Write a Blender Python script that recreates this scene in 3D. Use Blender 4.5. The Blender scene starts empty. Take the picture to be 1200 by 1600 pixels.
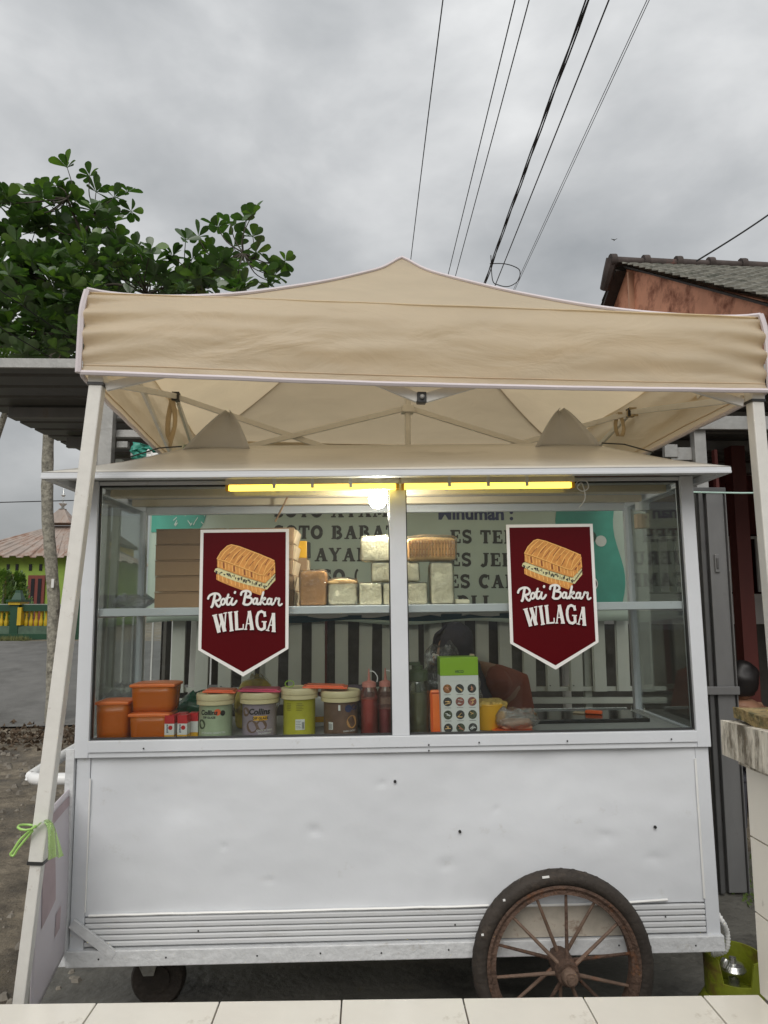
import bpy, math, random
from mathutils import Matrix, Vector, noise
random.seed(7)
R = math.radians
sc = bpy.context.scene
COL = sc.collection

# ------------------------------------------------------------------ camera
CAM_Z, PITCH, YAW, FPX = 1.54, R(7.4), R(-1.3), 1120.0
cd = bpy.data.cameras.new('camera')
cam = bpy.data.objects.new('camera', cd); COL.objects.link(cam)
cam.location = (0, 0, CAM_Z); cam.rotation_euler = (math.pi/2 + PITCH, 0, YAW)
cd.sensor_fit = 'VERTICAL'; cd.sensor_height = 24; cd.lens = 24*FPX/1600
cd.clip_start = 0.05; cd.clip_end = 2000
sc.camera = cam
# ------------------------------------------------------------------ sky and sun
w = bpy.data.worlds.new('World'); sc.world = w; w.use_nodes = True
nt = w.node_tree; N = nt.nodes; L = nt.links; N.clear()
wo = N.new('ShaderNodeOutputWorld'); bg = N.new('ShaderNodeBackground')
SKY = 0.10
bg.inputs['Strength'].default_value = SKY
st = N.new('ShaderNodeTexSky'); st.sky_type = 'NISHITA'; st.sun_disc = False
st.sun_elevation = R(40); st.sun_rotation = R(200); st.dust_density = 3.0; st.air_density = 1.2
tc = N.new('ShaderNodeTexCoord'); mp = N.new('ShaderNodeMapping'); mp.inputs['Scale'].default_value = (1, 1, 1.7)
mp.inputs['Location'].default_value = (3.1, 1.7, 0.4)
L.new(tc.outputs['Generated'], mp.inputs['Vector'])
def sky_noise(scale, det, rough, dist):
    n = N.new('ShaderNodeTexNoise'); n.inputs['Scale'].default_value = scale; n.inputs['Detail'].default_value = det
    n.inputs['Roughness'].default_value = rough; n.inputs['Distortion'].default_value = dist
    L.new(mp.outputs['Vector'], n.inputs['Vector']); return n
n1 = sky_noise(1.7, 7, .5, .15); n2 = sky_noise(4.2, 6, .5, .3)
ad = N.new('ShaderNodeMath'); ad.operation = 'MULTIPLY_ADD'; ad.inputs[1].default_value = .35
L.new(n2.outputs['Fac'], ad.inputs[0]); L.new(n1.outputs['Fac'], ad.inputs[2])
cr = N.new('ShaderNodeValToRGB'); e = cr.color_ramp.elements
e[0].position = .50; e[0].color = (2.45, 2.56, 2.64, 1)
e[1].position = .86; e[1].color = (6.1, 6.13, 6.1, 1)
m_ = e.new(.66); m_.color = (3.75, 3.83, 3.88, 1)
L.new(ad.outputs[0], cr.inputs['Fac'])
# overcast skies brighten towards the zenith
sx = N.new('ShaderNodeSeparateXYZ'); L.new(tc.outputs['Generated'], sx.inputs[0])
mr = N.new('ShaderNodeMapRange'); mr.inputs['From Min'].default_value = 0; mr.inputs['From Max'].default_value = 1
mr.inputs['To Min'].default_value = .72; mr.inputs['To Max'].default_value = 1.75
L.new(sx.outputs['Z'], mr.inputs['Value'])
mul = N.new('ShaderNodeVectorMath'); mul.operation = 'SCALE'
L.new(cr.outputs['Color'], mul.inputs[0]); L.new(mr.outputs[0], mul.inputs['Scale'])
mx = N.new('ShaderNodeMix'); mx.data_type = 'RGBA'; mx.inputs['Factor'].default_value = .93
L.new(st.outputs['Color'], mx.inputs[6]); L.new(mul.outputs[0], mx.inputs[7])
L.new(mx.outputs[2], bg.inputs['Color']); L.new(bg.outputs[0], wo.inputs['Surface'])
sl = bpy.data.lights.new('sun', 'SUN'); sl.energy = 1.5; sl.angle = R(40); sl.color = (1, .97, .92)
so = bpy.data.objects.new('sun', sl); COL.objects.link(so); so.rotation_euler = (R(50), 0, R(-10))
so.location = (0, -5, 12)
sc.view_settings.view_transform = 'Standard'; sc.view_settings.look = 'None'
sc.view_settings.exposure = 0.28; sc.view_settings.gamma = 1; sc.view_settings.use_curve_mapping = False
sc.cycles.transparent_max_bounces = 24; sc.cycles.max_bounces = 10; sc.cycles.use_denoising = True

# ------------------------------------------------------------------ points from the photograph, at real distances
RM = Matrix.Rotation(YAW, 3, 'Z') @ Matrix.Rotation(math.pi/2 + PITCH, 3, 'X')
def ray(px, py): return RM @ Vector(((px-600)/FPX, -(py-800)/FPX, -1))
def at(px, py, Y):
    d = ray(px, py); return Vector((0, 0, CAM_Z)) + d*(Y/d.y)
TILT = R(-0.75)
CART = Matrix.Translation((.117, 2.7, 0)) @ Matrix.Rotation(TILT, 4, 'Y')
CARTI = CART.inverted()
def cl(px, py, y):                       # cart-local point on the plane y metres behind the cart's front
    return CARTI @ at(px, py, 2.7 + y)

# ------------------------------------------------------------------ materials
MATS = {}
def mat(name, col, rough=.6, metal=0., var=.12, scale=6., bump=0., bscale=40., spec=.5, stain=None, stain_scale=3., stain_amt=.5, detail=5, trans=0., coat=0., stretch=None, wave=None):
    m = bpy.data.materials.new(name); m.use_nodes = True; t = m.node_tree; n = t.nodes; l = t.links
    p = n['Principled BSDF']; p.inputs['Roughness'].default_value = rough; p.inputs['Metallic'].default_value = metal
    p.inputs['Specular IOR Level'].default_value = spec
    if coat: p.inputs['Coat Weight'].default_value = coat; p.inputs['Coat Roughness'].default_value = .15
    if trans: p.inputs['Transmission Weight'].default_value = trans
    c = n.new('ShaderNodeTexCoord'); mpn = n.new('ShaderNodeMapping'); l.new(c.outputs['Object'], mpn.inputs['Vector'])
    if stretch: mpn.inputs['Scale'].default_value = stretch
    nz = n.new('ShaderNodeTexNoise'); nz.inputs['Scale'].default_value = scale; nz.inputs['Detail'].default_value = detail
    nz.inputs['Roughness'].default_value = .6
    l.new(mpn.outputs['Vector'], nz.inputs['Vector'])
    r = n.new('ShaderNodeValToRGB'); r.color_ramp.elements[0].position = .3; r.color_ramp.elements[1].position = .7
    r.color_ramp.elements[0].color = tuple(max(0, x*(1-var)) for x in col) + (1,)
    r.color_ramp.elements[1].color = tuple(min(1, x*(1+var)) for x in col) + (1,)
    l.new(nz.outputs['Fac'], r.inputs['Fac']); out = r.outputs['Color']
    if stain:
        n3 = n.new('ShaderNodeTexNoise'); n3.inputs['Scale'].default_value = stain_scale; n3.inputs['Detail'].default_value = 8
        n3.inputs['Roughness'].default_value = .7
        l.new(mpn.outputs['Vector'], n3.inputs['Vector'])
        r3 = n.new('ShaderNodeValToRGB'); r3.color_ramp.elements[0].position = .72-.35*stain_amt; r3.color_ramp.elements[1].position = .80-.25*stain_amt
        l.new(n3.outputs['Fac'], r3.inputs['Fac'])
        x = n.new('ShaderNodeMix'); x.data_type = 'RGBA'; l.new(r3.outputs['Color'], x.inputs['Factor'])
        l.new(out, x.inputs[6]); x.inputs[7].default_value = tuple(stain) + (1,); out = x.outputs[2]
    l.new(out, p.inputs['Base Color'])
    if bump:
        nb = n.new('ShaderNodeTexNoise'); nb.inputs['Scale'].default_value = bscale; nb.inputs['Detail'].default_value = 6
        l.new(mpn.outputs['Vector'], nb.inputs['Vector'])
        b = n.new('ShaderNodeBump'); b.inputs['Strength'].default_value = bump; b.inputs['Distance'].default_value = .02
        l.new(nb.outputs['Fac'], b.inputs['Height']); l.new(b.outputs['Normal'], p.inputs['Normal'])
    MATS[name] = m; return m
def thin(name, tint, diff=None, dfac=0., rough=.02, boost=1.0, ior=1.5, bump=0., bscale=20):
    """thin clear sheet: lets light straight through and mirrors by its angle; an optional milky share"""
    m = bpy.data.materials.new(name); m.use_nodes = True; t = m.node_tree; n = t.nodes; l = t.links
    n.remove(n['Principled BSDF']); o = n['Material Output']
    tr = n.new('ShaderNodeBsdfTransparent'); tr.inputs[0].default_value = tuple(tint)+(1,)
    gl = n.new('ShaderNodeBsdfGlossy'); gl.inputs['Roughness'].default_value = rough
    fr = n.new('ShaderNodeFresnel'); fr.inputs['IOR'].default_value = ior
    ml = n.new('ShaderNodeMath'); ml.operation = 'MULTIPLY'; ml.use_clamp = True; ml.inputs[1].default_value = boost
    l.new(fr.outputs[0], ml.inputs[0])
    base = tr.outputs[0]
    if dfac:
        d = n.new('ShaderNodeBsdfDiffuse'); d.inputs[0].default_value = tuple(diff)+(1,)
        tl = n.new('ShaderNodeBsdfTranslucent'); tl.inputs[0].default_value = tuple(diff)+(1,)
        a = n.new('ShaderNodeMixShader'); a.inputs[0].default_value = .4; l.new(d.outputs[0], a.inputs[1]); l.new(tl.outputs[0], a.inputs[2])
        x = n.new('ShaderNodeMixShader'); x.inputs[0].default_value = dfac
        l.new(tr.outputs[0], x.inputs[1]); l.new(a.outputs[0], x.inputs[2]); base = x.outputs[0]
    if bump:
        c = n.new('ShaderNodeTexCoord'); nb = n.new('ShaderNodeTexNoise'); nb.inputs['Scale'].default_value = bscale; nb.inputs['Detail'].default_value = 3
        nb.inputs['Distortion'].default_value = 1.5
        l.new(c.outputs['Object'], nb.inputs['Vector']); b = n.new('ShaderNodeBump'); b.inputs['Strength'].default_value = bump; b.inputs['Distance'].default_value = .02
        l.new(nb.outputs['Fac'], b.inputs['Height']); l.new(b.outputs['Normal'], gl.inputs['Normal']); l.new(b.outputs['Normal'], fr.inputs['Normal'])
    s = n.new('ShaderNodeMixShader'); l.new(ml.outputs[0], s.inputs[0]); l.new(base, s.inputs[1]); l.new(gl.outputs[0], s.inputs[2])
    l.new(s.outputs[0], o.inputs['Surface']); MATS[name] = m; return m
def cloth(name, col, trans=.35, var=.06, bump=.25, bscale=7, stretch=None, tint=(1, 1, 1), gloss=.03):
    m = bpy.data.materials.new(name); m.use_nodes = True; t = m.node_tree; n = t.nodes; l = t.links
    n.remove(n['Principled BSDF']); o = n['Material Output']
    c = n.new('ShaderNodeTexCoord'); mpn = n.new('ShaderNodeMapping'); l.new(c.outputs['Object'], mpn.inputs['Vector'])
    if stretch: mpn.inputs['Scale'].default_value = stretch
    nz = n.new('ShaderNodeTexNoise'); nz.inputs['Scale'].default_value = 3; nz.inputs['Detail'].default_value = 6; l.new(mpn.outputs[0], nz.inputs['Vector'])
    r = n.new('ShaderNodeValToRGB'); r.color_ramp.elements[0].position = .3; r.color_ramp.elements[1].position = .7
    r.color_ramp.elements[0].color = tuple(x*(1-var) for x in col)+(1,); r.color_ramp.elements[1].color = tuple(min(1, x*(1+var)) for x in col)+(1,)
    l.new(nz.outputs['Fac'], r.inputs['Fac'])
    nb = n.new('ShaderNodeTexNoise'); nb.inputs['Scale'].default_value = bscale; nb.inputs['Detail'].default_value = 5; nb.inputs['Distortion'].default_value = .8
    l.new(mpn.outputs[0], nb.inputs['Vector'])
    b = n.new('ShaderNodeBump'); b.inputs['Strength'].default_value = bump; b.inputs['Distance'].default_value = .03; l.new(nb.outputs['Fac'], b.inputs['Height'])
    d = n.new('ShaderNodeBsdfDiffuse'); tl = n.new('ShaderNodeBsdfTranslucent'); s = n.new('ShaderNodeMixShader'); s.inputs[0].default_value = trans
    g = n.new('ShaderNodeBsdfGlossy'); g.inputs['Roughness'].default_value = .5; s2 = n.new('ShaderNodeMixShader'); s2.inputs[0].default_value = gloss
    l.new(r.outputs['Color'], d.inputs['Color'])
    wm = n.new('ShaderNodeMix'); wm.data_type = 'RGBA'; wm.blend_type = 'MULTIPLY'; wm.inputs['Factor'].default_value = 1; wm.inputs[7].default_value = tuple(tint)+(1,)
    l.new(r.outputs['Color'], wm.inputs[6]); l.new(wm.outputs[2], tl.inputs['Color'])
    for q in (d, tl): l.new(b.outputs[0], q.inputs['Normal'])
    l.new(b.outputs[0], g.inputs['Normal'])
    l.new(d.outputs[0], s.inputs[1]); l.new(tl.outputs[0], s.inputs[2]); l.new(s.outputs[0], s2.inputs[1]); l.new(g.outputs[0], s2.inputs[2])
    l.new(s2.outputs[0], o.inputs['Surface']); MATS[name] = m; return m
def glow(name, col, strength):
    m = bpy.data.materials.new(name); m.use_nodes = True; p = m.node_tree.nodes['Principled BSDF']
    p.inputs['Base Color'].default_value = tuple(col)+(1,); p.inputs['Emission Color'].default_value = tuple(col)+(1,)
    p.inputs['Emission Strength'].default_value = strength; MATS[name] = m; return m

white_alu = mat('white_aluminium', (.64, .66, .69), .38, var=.03, scale=9, bump=.02, bscale=90, stain=(.5, .5, .48), stain_scale=14, stain_amt=.25)
white_panel = mat('white_sheet_panel', (.69, .71, .74), .22, var=.03, scale=1.6, bump=.5, bscale=1.7, stain=(.56, .56, .55), stain_scale=3.5, stain_amt=.3)
ribbed = mat('white_ribbed_trim', (.60, .61, .62), .4, var=.06, scale=5, stretch=(.4, 1, 3), stain=(.45, .44, .41), stain_scale=6, stain_amt=.4)
rough_paint = mat('rough_white_paint', (.62, .63, .64), .45, var=.08, scale=24, bump=.22, bscale=60, stain=(.42, .40, .37), stain_scale=16, stain_amt=.3)
sealant = mat('white_sealant', (.82, .82, .8), .4, var=.03)
roof_sheet_m = mat('cart_roof_sheet', (.60, .58, .53), .28, var=.10, scale=4, bump=.35, bscale=5, stretch=(.5, 1, 1.5), stain=(.42, .40, .34), stain_scale=3, stain_amt=.5, spec=.6)
grey_board = mat('grey_ceiling_board', (.36, .36, .35), .6, var=.05)
glass = thin('window_glass', (.93, .955, .945), rough=.0, boost=.65)
film = thin('clear_plastic_film', (.985, .985, .98), diff=(.85, .85, .82), dfac=.04, rough=.07, boost=.8, bump=.7, bscale=26)
film_dense = thin('milky_plastic_film', (.9, .9, .9), diff=(.85, .83, .8), dfac=.20, rough=.12, boost=1.8, bump=1.0, bscale=20)
canvas = cloth('beige_canopy_canvas', (.76, .665, .515), .52, .05, .4, 3, (1, 1, 2.6), (1.05, .975, .84))
piping = mat('lilac_white_binding', (.66, .60, .62), .7, var=.04)
tent_steel = mat('cream_powder_coated_steel', (.69, .675, .635), .38, var=.05, scale=12, bump=.06, bscale=50, stain=(.42, .36, .30), stain_scale=17, stain_amt=.3)
black_plastic = mat('black_plastic', (.03, .03, .03), .45)
steel = mat('dull_galvanised_steel', (.32, .32, .31), .5, .35, .18, 7, bump=.1, bscale=50, stain=(.26, .24, .22), stain_scale=6, stain_amt=.4)
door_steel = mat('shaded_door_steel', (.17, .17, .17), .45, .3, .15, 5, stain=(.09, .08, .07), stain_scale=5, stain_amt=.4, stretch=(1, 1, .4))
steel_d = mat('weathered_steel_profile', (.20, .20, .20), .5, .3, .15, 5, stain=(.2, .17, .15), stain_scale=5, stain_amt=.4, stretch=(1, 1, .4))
slat_m = mat('off_white_painted_slat', (.44, .46, .41), .5, var=.07, scale=5, stain=(.33, .33, .27), stain_scale=7, stain_amt=.35)
maroon = mat('maroon_print', (.082, .0015, .004), .32, spec=.16, var=.06, scale=3)
sign_white = mat('white_vinyl', (.78, .77, .74), .4, var=.02)
toast = mat('toast_orange', (.62, .27, .06), .5, var=.18, scale=60)
toast_l = mat('toast_highlight', (.85, .47, .13), .5, var=.05)
toast_d = mat('toast_brown', (.24, .07, .02), .5, var=.1)
cream_p = mat('cream_filling_print', (.66, .62, .33), .5, var=.05)
ink = mat('black_ink', (.02, .02, .02), .5)
rubber = mat('worn_tyre_rubber', (.036, .028, .022), .75, var=.3, scale=14, bump=.3, bscale=60, stain=(.085, .062, .045), stain_scale=8, stain_amt=.45)
rust = mat('rusty_wheel_iron', (.10, .06, .042), .8, .1, .35, 25, bump=.6, bscale=90, stain=(.19, .075, .03), stain_scale=14, stain_amt=.45)
rust_pale = mat('rust_stained_spoke', (.16, .105, .075), .7, .1, .25, 20, bump=.3, bscale=90, stain=(.20, .08, .04), stain_scale=12, stain_amt=.45)
tile_m = mat('glazed_cream_tile', (.76, .725, .65), .14, var=.03, scale=7, stain=(.52, .47, .39), stain_scale=11, stain_amt=.32, bump=.03, bscale=12)
tile_w = mat('glazed_wall_tile', (.74, .70, .62), .2, var=.03, scale=4, stain=(.28, .24, .19), stain_scale=13, stain_amt=.22)
grout = mat('dark_grout', (.16, .13, .11), .9)
plaster = mat('low_wall_cement', (.36, .33, .29), .9, var=.15, bump=.3)
moss_cap = mat('weathered_mossy_concrete', (.60, .56, .48), .9, var=.25, scale=16, bump=1.0, bscale=45, stain=(.13, .11, .08), stain_scale=26, stain_amt=.8, stretch=(1, 1, .28))
moss_top = mat('mossy_slab_top', (.27, .20, .09), .95, var=.45, scale=30, bump=1.0, bscale=60, stain=(.09, .085, .035), stain_scale=28, stain_amt=.6)
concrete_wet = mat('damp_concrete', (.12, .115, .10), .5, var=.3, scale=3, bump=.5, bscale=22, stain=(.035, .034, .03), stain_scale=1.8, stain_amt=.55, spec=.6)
asphalt = mat('asphalt', (.15, .147, .138), .8, var=.18, scale=3, bump=.5, bscale=70, stain=(.10, .098, .09), stain_scale=.9, stain_amt=.6)
galv_dark = mat('dark_roof_sheet', (.10, .10, .10), .45, .3, .15, 3, stain=(.07, .065, .06), stain_scale=3)
teal = mat('teal_banner_print', (.05, .30, .23), .5, var=.25, scale=3, bump=.2, bscale=4)
banner_m = mat('grey_green_banner_vinyl', (.42, .50, .43), .5, var=.10, scale=2, bump=.3, bscale=3)
banner_w = mat('white_banner_print', (.62, .66, .62), .5, var=.06)
dark_text = mat('dark_banner_letters', (.03, .03, .025), .55)
navy_text = mat('navy_banner_letters', (.03, .04, .11), .55)
dark_red = mat('dark_red_wood', (.085, .014, .010), .6, var=.3, scale=4, stretch=(1, 1, .2))
dark_wall = mat('dark_red_wall', (.10, .022, .018), .8, var=.2)
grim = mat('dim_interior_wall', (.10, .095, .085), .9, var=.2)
skin = mat('brown_skin', (.30, .16, .10), .5, var=.06)
shirt_red = mat('rust_red_shirt', (.24, .065, .04), .85, var=.12, scale=12, bump=.3, bscale=20)
hijab_m = mat('dark_navy_headscarf', (.022, .022, .035), .85, var=.2, bump=.3, bscale=18)
hair_m = mat('black_hair', (.012, .01, .01), .5)
pants_m = mat('dark_trousers', (.04, .04, .05), .85)
box_kraft = mat('kraft_cardboard', (.31, .195, .11), .8, var=.05, scale=5, bump=.05, bscale=100)
box_in = mat('pale_cardboard_edge', (.55, .43, .29), .8)
crust = mat('brown_bread_crust', (.58, .30, .11), .7, var=.18, scale=14, bump=.3, bscale=50)
crumb = mat('pale_bread_crumb', (.92, .84, .62), .8, var=.10, scale=18, bump=.35, bscale=90)
crust_l = mat('golden_bread_crust', (.82, .52, .22), .7, var=.18, scale=16, bump=.3, bscale=60)
orange_t = thin('orange_tub_plastic', (.95, .42, .10), diff=(1, .27, .015), dfac=.72, rough=.25, boost=.9)
orange_o = mat('orange_plastic', (.92, .20, .03), .35, var=.04, spec=.5)
orange_lid = mat('orange_red_lid', (.86, .14, .04), .32, var=.04)
pink_lid = mat('pink_lid', (.62, .05, .13), .35)
yellow_p = mat('yellow_plastic', (.78, .42, .03), .35, var=.05)
cream_lid = mat('cream_plastic_lid', (.70, .60, .36), .4, var=.05)
avocado_m = mat('pale_green_label', (.42, .50, .33), .4, var=.14, scale=12)
taro_m = mat('grey_purple_label', (.33, .27, .32), .4, var=.18, scale=10)
lemon_m = mat('yellow_label', (.50, .47, .04), .4, var=.12, scale=10)
choco_m = mat('brown_label', (.17, .10, .07), .4, var=.25, scale=14)
sauce_red = mat('red_sauce', (.5, .02, .015), .3)
sauce_pink = mat('purple_red_sauce', (.30, .02, .06), .3)
bottle_film = thin('squeeze_bottle_plastic', (.92, .80, .76), diff=(.75, .4, .35), dfac=.14, rough=.2, boost=1.2)
jar_glass = thin('jar_glass', (.85, .87, .80), diff=(.5, .5, .42), dfac=.10, rough=.02, boost=1.6)
oil_m = mat('cloudy_olive_liquid', (.20, .19, .10), .3, var=.12)
olive_cap = mat('olive_green_cap', (.07, .09, .05), .45)
lime_print = mat('lime_green_print', (.27, .48, .02), .4, var=.03)
card_white = mat('white_carton', (.74, .74, .72), .45, var=.02)
red_p = mat('red_carton', (.55, .015, .02), .4)
black_glass = mat('black_hob_glass', (.012, .012, .013), .12, spec=.6)
chrome = mat('brushed_steel', (.6, .6, .58), .25, .9, .05)
lime_gas = mat('lime_green_cylinder_paint', (.20, .23, .015), .5, var=.2, scale=8, bump=.2, stain=(.16, .09, .03), stain_scale=7, stain_amt=.55)
green_film = thin('lime_plastic_string', (.80, 1, .6), diff=(.5, .8, .25), dfac=.45, rough=.3, boost=.9, bump=.4, bscale=20)
poster_m = mat('faded_white_poster', (.62, .58, .62), .45, var=.04, scale=2)
poster_p = mat('faded_pink_print', (.44, .34, .36), .5, var=.15, scale=10)
leaf_m = cloth('glossy_dark_leaf', (.05, .105, .022), .30, .45, .1, 9, None, (1.3, 1.6, .7), .10)
leaf_y = cloth('fresh_green_leaf', (.10, .18, .03), .35, .3, .1, 9, None, (1.3, 1.5, .7), .08)
bark = mat('lichen_speckled_bark', (.27, .255, .21), .9, var=.5, scale=22, bump=.8, bscale=30, stain=(.09, .08, .06), stain_scale=9, stain_amt=.45)
twig_m = mat('dark_twig', (.07, .06, .045), .9)
green_wall = mat('lime_green_wall', (.24, .36, .06), .8, var=.08, scale=1.2, stain=(.18, .26, .06), stain_scale=1.5)
rusty_roof = mat('rusty_corrugated_roof', (.34, .28, .24), .7, var=.25, scale=2.5, stain=(.22, .12, .08), stain_scale=2.4, stain_amt=.7, stretch=(1, .4, .4))
maroon_wood = mat('maroon_door_wood', (.16, .035, .025), .5, var=.1)
dark_pane = mat('dark_window_pane', (.015, .015, .018), .15)
dk_green = mat('dark_green_paint', (.010, .055, .026), .5, var=.15, scale=3)
yel_paint = mat('yellow_paint', (.56, .38, .02), .5, var=.12)
red_tile = mat('red_clay_roof', (.22, .06, .045), .8, var=.3, scale=6)
salmon = mat('salmon_plaster', (.74, .34, .21), .85, var=.12, scale=2, stain=(.25, .08, .04), stain_scale=1.6, stain_amt=.72)
salmon_l = mat('pale_salmon_board', (.55, .31, .20), .8, var=.15, scale=4, stain=(.30, .18, .12), stain_scale=3, stretch=(1, 1, .2))
old_tile = mat('mossy_grey_roof_tile', (.17, .165, .14), .9, var=.4, scale=5, bump=.6, bscale=18, stain=(.065, .07, .055), stain_scale=3, stain_amt=.6)
ridge_m = mat('dark_ridge_tile', (.065, .05, .045), .85, var=.35, scale=4, stain=(.22, .09, .07), stain_scale=1.6, stain_amt=.35)
dark_board = mat('dark_barge_board', (.05, .04, .035), .85, var=.3)
wire_m = mat('black_cable', (.012, .012, .012), .6)
stone_m = mat('dirt_stone', (.20, .18, .15), .9, var=.3)
litter_m = mat('dead_leaf', (.10, .07, .045), .9, var=.3)
tube_glow = glow('yellow_tube_glow', (1, .74, .10), 2.2)
bulb_glow = glow('white_bulb_glow', (1, .97, .9), 60)
lamp_white = glow('white_lamp_globe', (1, .97, .9), 1.5)

# dirt ground with puddles and mud
def ground_material():
    m = bpy.data.materials.new('muddy_ground'); m.use_nodes = True; t = m.node_tree; n = t.nodes; l = t.links; p = n['Principled BSDF']
    c = n.new('ShaderNodeTexCoord')
    def nz(s, d=8, r=.6):
        q = n.new('ShaderNodeTexNoise'); q.inputs['Scale'].default_value = s; q.inputs['Detail'].default_value = d; q.inputs['Roughness'].default_value = r
        l.new(c.outputs['Object'], q.inputs['Vector']); return q
    a = nz(5, 10, .7); r = n.new('ShaderNodeValToRGB'); e = r.color_ramp.elements
    e[0].position = .3; e[0].color = (.07, .056, .04, 1); e[1].position = .72; e[1].color = (.40, .34, .25, 1); l.new(a.outputs['Fac'], r.inputs['Fac'])
    b = nz(1.1, 6, .6); r2 = n.new('ShaderNodeValToRGB'); r2.color_ramp.elements[0].position = .47; r2.color_ramp.elements[1].position = .60
    l.new(b.outputs['Fac'], r2.inputs['Fac'])
    x = n.new('ShaderNodeMix'); x.data_type = 'RGBA'; l.new(r2.outputs['Color'], x.inputs['Factor']); l.new(r.outputs['Color'], x.inputs[6]); 
    y = n.new('ShaderNodeMix'); y.data_type = 'RGBA'; y.blend_type = 'MULTIPLY'; y.inputs['Factor'].default_value = 1; y.inputs[7].default_value = (.45, .42, .36, 1)
    l.new(r.outputs['Color'], y.inputs[6]); l.new(y.outputs[2], x.inputs[7]); l.new(x.outputs[2], p.inputs['Base Color'])
    rr = n.new('ShaderNodeMapRange'); rr.inputs['To Min'].default_value = .9; rr.inputs['To Max'].default_value = .35; l.new(r2.outputs['Color'], rr.inputs['Value']); l.new(rr.outputs[0], p.inputs['Roughness'])
    d = nz(26, 8, .7); bp = n.new('ShaderNodeBump'); bp.inputs['Strength'].default_value = 1; bp.inputs['Distance'].default_value = .03
    l.new(d.outputs['Fac'], bp.inputs['Height']); l.new(bp.outputs['Normal'], p.inputs['Normal']); return m
ground_m = ground_material()

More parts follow.
